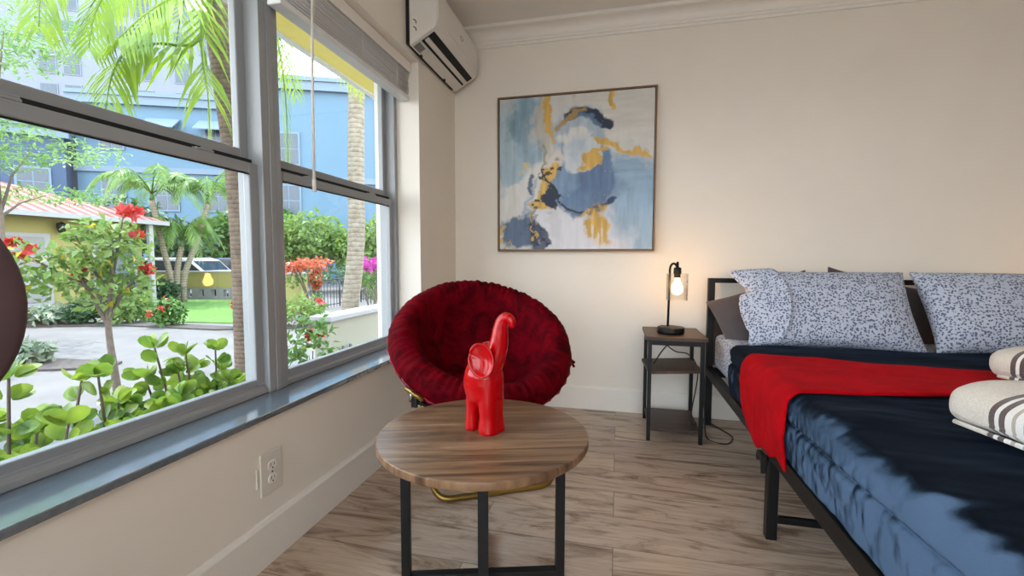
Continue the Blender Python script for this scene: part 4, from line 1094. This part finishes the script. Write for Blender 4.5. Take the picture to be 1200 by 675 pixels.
# clusia shrubs just outside
def clusia(label, base, stems, seed, lsz=.066):
    r_ = random.Random(seed); root = thing('clusia_shrub', label, 'shrub', base, 0, 'round leaved shrubs under the window')
    st = MB(); lf = MB()
    for (dx, dy, h) in stems:
        top = Vector((dx, dy, h)); sp = smooth([(dx*.15, dy*.15, 0), (dx*.6+.02, dy*.6, h*.5), top], 5)
        st.tube(sp, [.009-.0005*i for i in range(len(sp))], 7)
        for i in range(2, len(sp)):
            for s in (-1, 0, 1):
                a = r_.uniform(0, 2*PI); d = Vector((math.cos(a), math.sin(a), r_.uniform(.3, 1.2)))
                p = sp[i]+d*.012
                lf.roundleaf(p, d, (Vector((.5, -.5, .6))+rvec(r_)*.8).normalized(), lsz*r_.uniform(.7, 1.15), lsz*r_.uniform(.6, .9))
        for k in range(3):
            a = 2*PI*k/3+r_.random(); lf.roundleaf(top, Vector((math.cos(a), math.sin(a), 1.1)), Vector((r_.uniform(-1, 1), r_.uniform(-1, 1), .5)).normalized(), lsz*1.1, lsz*.85)
    st.build('stems', 'bark_twig', root); lf.build('foliage', 'leaf_clusia', root, fix=False)
    return root
rs = random.Random(5); CL = 1.5
def stems(n, rx, ry, h0, h1): return [(rs.uniform(-rx, rx), rs.uniform(-ry, ry), rs.uniform(h0, h1)) for _ in range(int(n*CL))]
clusia('round leaved green shrub at the lower left of the window', (-1.85, .88, GZ), stems(24, .22, .28, .6, .95)+[(.05, .08, 1.07), (0, .3, 1.0)], 1)
clusia('round leaved shrub in the middle below the hibiscus trunk', (-1.85, 1.28, GZ), stems(22, .2, .22, .6, .86)+[(.08, -.1, 1.02), (.05, -.02, .9)], 2)
clusia('round leaved shrub under the near palm trunk', (-1.9, 1.72, GZ), stems(26, .22, .3, .6, .92)+[(-.05, -.2, 1.05), (0, -.1, 1.0), (-.05, .1, .98)], 3)
# wispy plants and red flowers in the corner window
rt = tree('shrub', 'small red flowering shrub low in the corner window', 'shrub', (-2.75, 3.55, GZ), .5, [((0, 0, .55), (.2, .28, .3)), ((.0, .1, .8), (.12, .18, .12))], 'leaf_mid', 260, .09, 91, .012, 'corner window shrubs')
r_ = random.Random(9)
for p in ((.04, .0, .80), (.05, .1, .74), (.0, .16, 1.02), (.02, -.05, .72)):
    m = MB(); bloom(m, p, .06, r_); m.build('flower', 'flower_red', rt, fix=False)
tree('shrub', 'yellow green low shrub behind the red flowers', 'shrub', (-6.6, 8.3, GZ), .3, [((0, 0, .35), (.55, .6, .3))], 'leaf_bright', 420, .13, 92, .012, 'corner window shrubs')

# --- yellow house
hs = thing('house', 'yellow house with clay tiled roof across the yard', 'house', (-14, 8, GZ))
def HB(x0, x1, y0, y1, z0, z1): return box(x0+14, x1+14, y0-8, y1-8, z0-GZ, z1-GZ)
HB(-19.5, -13.9, 3.5, 10.6, GZ, 2.1).build('walls', 'yellow', hs)
rf = MB(); e0 = (-13.3+14, 11.9-8, 2.05-GZ); z1_ = 3.25-GZ
pts = [(.7, -5.2, 2.05-GZ), (.7, 3.0, 2.05-GZ), (-6.1, 3.0, 2.05-GZ), (-6.1, -5.2, 2.05-GZ), (-2.7, -1.8, z1_), (-2.7, -.2, z1_)]
rf.add(pts, [(0, 1, 5, 4), (1, 2, 5), (2, 3, 4, 5), (3, 0, 4), (3, 2, 1, 0)]); rf.build('roof', 'tile', hs)
HB(-13.32, -13.28, 2.8, 11.0, 1.93, 2.05).build('fascia', 'stucco', hs)
d = HB(-13.92, -13.84, 7.35, 8.35, GZ+.2, 1.55).build('door', 'stucco', hs)
for k in range(3): HB(-13.85, -13.825, 7.47, 8.23, GZ+.35+k*.58, GZ+.8+k*.58).build('door_panel', 'whiteblock', d, bevel=.02)
wn = HB(-13.92, -13.84, 9.25, 10.4, .1, 1.5).build('window', 'stucco', hs); HB(-13.85, -13.83, 9.35, 10.3, .2, 1.4).build('pane', 'pane', wn)
HB(-13.5, -13.38, 10.45, 10.57, GZ, 1.95).build('porch_post', 'stucco', hs)
HB(-13.9, -12.9, 7.0, 9.6, GZ, GZ+.2).build('step', 'brickstep', hs)
sc_ = MB(); sc_.lathe([(.02, 1.56-GZ), (.07, 1.6-GZ), (.10, 1.72-GZ), (.11, 1.78-GZ), (.03, 1.86-GZ)], (.25, .55, 0), 12); sc_.box(.1, .25, .53, .57, 1.8-GZ, 1.84-GZ)
sc_.build('wall_lantern', 'iron', hs)
# --- low yellow wall with pierced blocks
yw = thing('garden_wall', 'low yellow wall with white pierced blocks along its foot', 'wall', (-12.4, 13.4, GZ))
ang = math.atan2(.9, 4.2)
mt = Matrix.Rotation(ang, 4, 'Z')
MB().box(-4.4, 0, -.1, .1, .42, .95, mt).build('upper_band', 'yellow', yw)
MB().box(-4.4, 0, -.13, .13, .95, 1.0, mt).build('coping', 'stucco', yw)
bk = MB()
for k in range(10):
    x0 = -4.4+k*.44; bk.box(x0, x0+.44, -.09, .09, 0, .08, mt); bk.box(x0, x0+.44, -.09, .09, .34, .42, mt); bk.box(x0, x0+.13, -.09, .09, .08, .34, mt); bk.box(x0+.31, x0+.44, -.09, .09, .08, .34, mt)
bk.build('pierced_blocks', 'whiteblock', yw)
a2 = math.atan2(10.4-13.4, -8.5+12.4); mt = Matrix.Rotation(a2, 4, 'Z')
MB().box(0.05, 4.8, -.1, .1, 0, .95, mt).build('return_wall', 'yellow', yw)
gp = thing('gate_post', 'square yellow gate post below the orange flowers', 'post', (-8.25, 10.2, GZ))
box(-.2, .2, -.2, .2, 0, 1.02).build('shaft', 'yellow', gp); box(-.24, .24, -.24, .24, 1.02, 1.08).build('cap', 'stucco', gp, bevel=.01)
lg = MB().ellipsoid((-.1, -.1, 1.22), (.13, .13, .13)).build('globe_light', 'globe', gp)
fe = thing('iron_fence', 'black iron bar fence seen past the leaning palm', 'fence', (-8.0, 10.5, GZ))
for zz in (.12, .84): MB().tube([(0, .1, zz), (-.15, 4.6, zz)], .014, 6).build('rail', 'iron', fe)
for k in range(30):
    y = .1+k*.15; MB().tube([(-.033*y, y, .03), (-.033*y, y, .9)], .009 if k % 8 else .022, 6).build('bar', 'iron', fe)
def flowering(name, label, base, mat, blobs, n, size, seed, stem_h):
    r_ = random.Random(seed); root = thing(name, label, 'shrub', base); t = MB()
    for k in range(9):
        a = r_.uniform(0, 2*PI); t.tube(smooth([(.05*math.cos(a), .05*math.sin(a), 0), (.2*math.cos(a), .2*math.sin(a), stem_h*.5), (.45*math.cos(a), .45*math.sin(a), stem_h)], 4), .012, 5)
    t.build('stems', 'bark_twig', root)
    f = MB(); g = MB()
    for c, rd in blobs: cloud(f, c, rd, n, size, r_, .8); cloud(g, (c[0], c[1], c[2]-.3), (rd[0]*.8, rd[1]*.8, rd[2]*1.6), n//2, size, r_, .5)
    f.build('blossom', mat, root, fix=False); g.build('foliage', 'leaf_mid', root, fix=False)
flowering('bougainvillea', 'orange red bougainvillea spilling by the gate post', (-7.35, 9.7, GZ), 'flower_orange', [((0, 0, 1.32), (.5, .5, .16)), ((-.4, -.2, 1.22), (.35, .3, .12)), ((.1, .0, .95), (.15, .15, .3))], 150, .1, 61, 1.2)
flowering('bougainvillea', 'magenta bougainvillea at the right edge of the corner window', (-6.1, 10.3, GZ), 'flower_pink', [((0, 0, 1.28), (.35, .4, .14))], 220, .1, 62, 1.2)
tree('shrub', 'light green shrub under the magenta flowers', 'shrub', (-6.05, 10.7, GZ), .5, [((0, 0, .8), (.4, .5, .55)), ((-.5, 0, .95), (.4, .4, .3))], 'leaf_bright', 500, .13, 63, .02, 'corner window shrubs')
tree('shrub', 'dark hedge shrub behind the iron fence', 'shrub', (-9.5, 15.2, GZ), .5, [((0, 0, .8), (1.6, .6, .5)), ((2.2, .6, .8), (1.4, .6, .5))], 'leaf_dark', 900, .2, 64, .02, 'corner window shrubs')
# --- cream wall close to the corner window
cw = thing('garden_wall', 'cream masonry wall close outside the corner window', 'wall', (-3.1, 4.2, GZ))
box(-.08, .08, 0, 1.15, 0, .76).build('panel', 'cream', cw)
box(-.12, .14, -.03, 3.2, .76, .82).build('coping', 'stucco', cw, bevel=.01)
box(-.1, .11, 1.15, 1.4, 0, .76).build('pilaster', 'cream', cw, bevel=.01)
g = MB()
for k in range(12):
    y = 1.4+k*.15
    g.box(-.06, .06, y, y+.03, 0, .76)
for k in range(6): g.box(-.055, .055, 1.4, 3.2, k*.146, k*.146+.03)
g.build('pierced_blocks', 'whiteblock', cw)
box(-.05, .03, 1.4, 3.2, 0, .755).build('backing', 'cream', cw)
for yy, nm in ((.22, 'front of the two'), (.36, 'rear of the two')):
    tag(MB().tube([(-2.98, 4.2+yy, GZ), (-2.98, 4.2+yy, GZ+.46)], .018, 10).build('standpipe', 'pipe'), 'short grey pipe before the cream wall, ' + nm, 'pipe', 'standpipes')
# --- cars
def car(label, loc, rz, paint):
    root = thing('car', label, 'car', loc, rz, 'parked cars'); 
    b = MB(); b.prism([(-2.1, .3), (2.1, .3), (2.15, .6), (2.0, .82), (1.1, .92), (.6, 1.36), (.3, 1.45), (-1.0, 1.45), (-1.4, 1.36), (-1.95, .95), (-2.15, .85)], 'y', -.85, .85); b.build('body', paint, root, bevel=.06, seg=3)
    for s in (-1, 1): MB().prism([(1.0, .95), (.58, 1.3), (-1.0, 1.36), (-1.65, .97)], 'y', s*.84, s*.862).build('side_window', 'carglass', root)
    MB().prism([(1.06, .97), (.68, 1.32), (.62, 1.32), (1.0, .95)], 'y', -.72, .72).build('windscreen', 'carglass', root)
    for x in (-1.3, 1.3):
        for s in (-1, 1): MB().tube([(x, s*.68, .32), (x, s*.9, .32)], .32, 20).build('wheel', 'rubber', root)
car('pale parked car beyond the yellow wall, left one', (-16.4, 14.35, GZ+.02), R(12), 'carwhite')
car('blue parked car beyond the yellow wall, right one', (-17.0, 18.0, GZ+.02), R(12), 'carblue')
# --- blue buildings
def building(label, cat, p0, p1, ztop, depth, mat, wins, extra=None, frame='bluewhite', tiers=None):
    p0, p1 = Vector((*p0, GZ)), Vector((*p1, GZ)); d = p1-p0; Lb = d.length; a = math.atan2(d.y, d.x)
    root = thing('apartment_building', label, cat, p0, a); h = ztop-GZ
    box(0, Lb, 0, depth, 0, h).build('walls', mat, root)
    box(-.25, Lb+.25, -.25, depth, h-.5, h).build('cornice', frame, root)
    box(-.3, Lb+.3, -.35, depth, h, h+.25).build('parapet', frame, root)
    if tiers:
        for z in tiers: box(-.1, Lb+.1, -.15, 0, z, z+.35).build('belt_course', frame, root)
    for (x, z, w_, hh, aw) in wins:
        fr_ = box(x-w_/2-.12, x+w_/2+.12, -.08, .02, z-.12, z+hh+.12).build('window', frame, root)
        m = MB(); m.box(x-w_/2, x-.04, -.1, -.05, z, z+hh/2-.04); m.box(x+.04, x+w_/2, -.1, -.05, z, z+hh/2-.04); m.box(x-w_/2, x-.04, -.1, -.05, z+hh/2+.04, z+hh); m.box(x+.04, x+w_/2, -.1, -.05, z+hh/2+.04, z+hh)
        m.build('pane', 'pane', fr_)
        if aw: MB().prism([(-.08, z+hh+.15), (-1.0, z+hh-.55), (-1.0, z+hh-.62), (-.08, z+hh+.05)], 'x', x-w_/2-.35, x+w_/2+.35).build('awning', frame, fr_)
    return root
zs = [1.2, 4.4, 7.6]
building('bright blue apartment block seen through the corner window', 'building', (-19.8, 22.6), (-9.0, 27.2), 11.2, 3.4, 'blue',
         [(x, z, 1.15, 1.7, 0) for x in (1.0, 7.25, 10.2) for z in (1.0, 4.0, 7.0)], tiers=(5.9,))
building('blue building with awnings behind the near palm', 'building', (-33, 21.5), (-20.3, 27.0), 11.1, 9, 'blue',
         [(x, z, 1.2, 1.8, z > 8) for x in (2.0, 5.0, 8.0, 11.2) for z in (1.4, 4.6, 8.4)], tiers=(6.9,))
building('slate blue lower building above the tiled roof', 'building', (-38, 14.5), (-32.5, 20.6), 8.6, 8, 'slateblue',
         [(x, z, 1.3, 1.5, 0) for x in (1.4, 4.1, 6.8) for z in (1.5, 5.2)])
building('white high-rise tower with grey windows at the upper left', 'building', (-86, 36), (-50, 54), 52, 16, 'tower',
         [(x, z, 1.7, 2.6, 0) for x in (3, 5.6, 11, 17, 19.6, 25, 27.6, 32, 35) for z in range(17, 47, 4)], frame='tower')

# ================================================================== LIGHT
wd = bpy.data.worlds.new('sky'); scene.world = wd; wd.use_nodes = True
nt = wd.node_tree; bg = nt.nodes['Background']
tc = nt.nodes.new('ShaderNodeTexCoord'); sp = nt.nodes.new('ShaderNodeSeparateXYZ'); rp = nt.nodes.new('ShaderNodeValToRGB')
nt.links.new(tc.outputs['Generated'], sp.inputs[0]); nt.links.new(sp.outputs['Z'], rp.inputs['Fac'])
e = rp.color_ramp.elements; e[0].position = .0; e[0].color = (1, 1, 1, 1); e[1].position = .7; e[1].color = (.62, .80, 1, 1)
nt.links.new(rp.outputs['Color'], bg.inputs['Color']); bg.inputs['Strength'].default_value = 2.5
sd = bpy.data.lights.new('sun', 'SUN'); sd.energy = 2.4; sd.angle = R(.6); sd.color = (1, .95, .86)
so = bpy.data.objects.new('sun', sd); COL.objects.link(so)
dirv = Vector((-.22, .30, .93)).normalized()   # towards the sun
so.rotation_euler = dirv.to_track_quat('Z', 'Y').to_euler()
so.location = (-5, 5, 20)
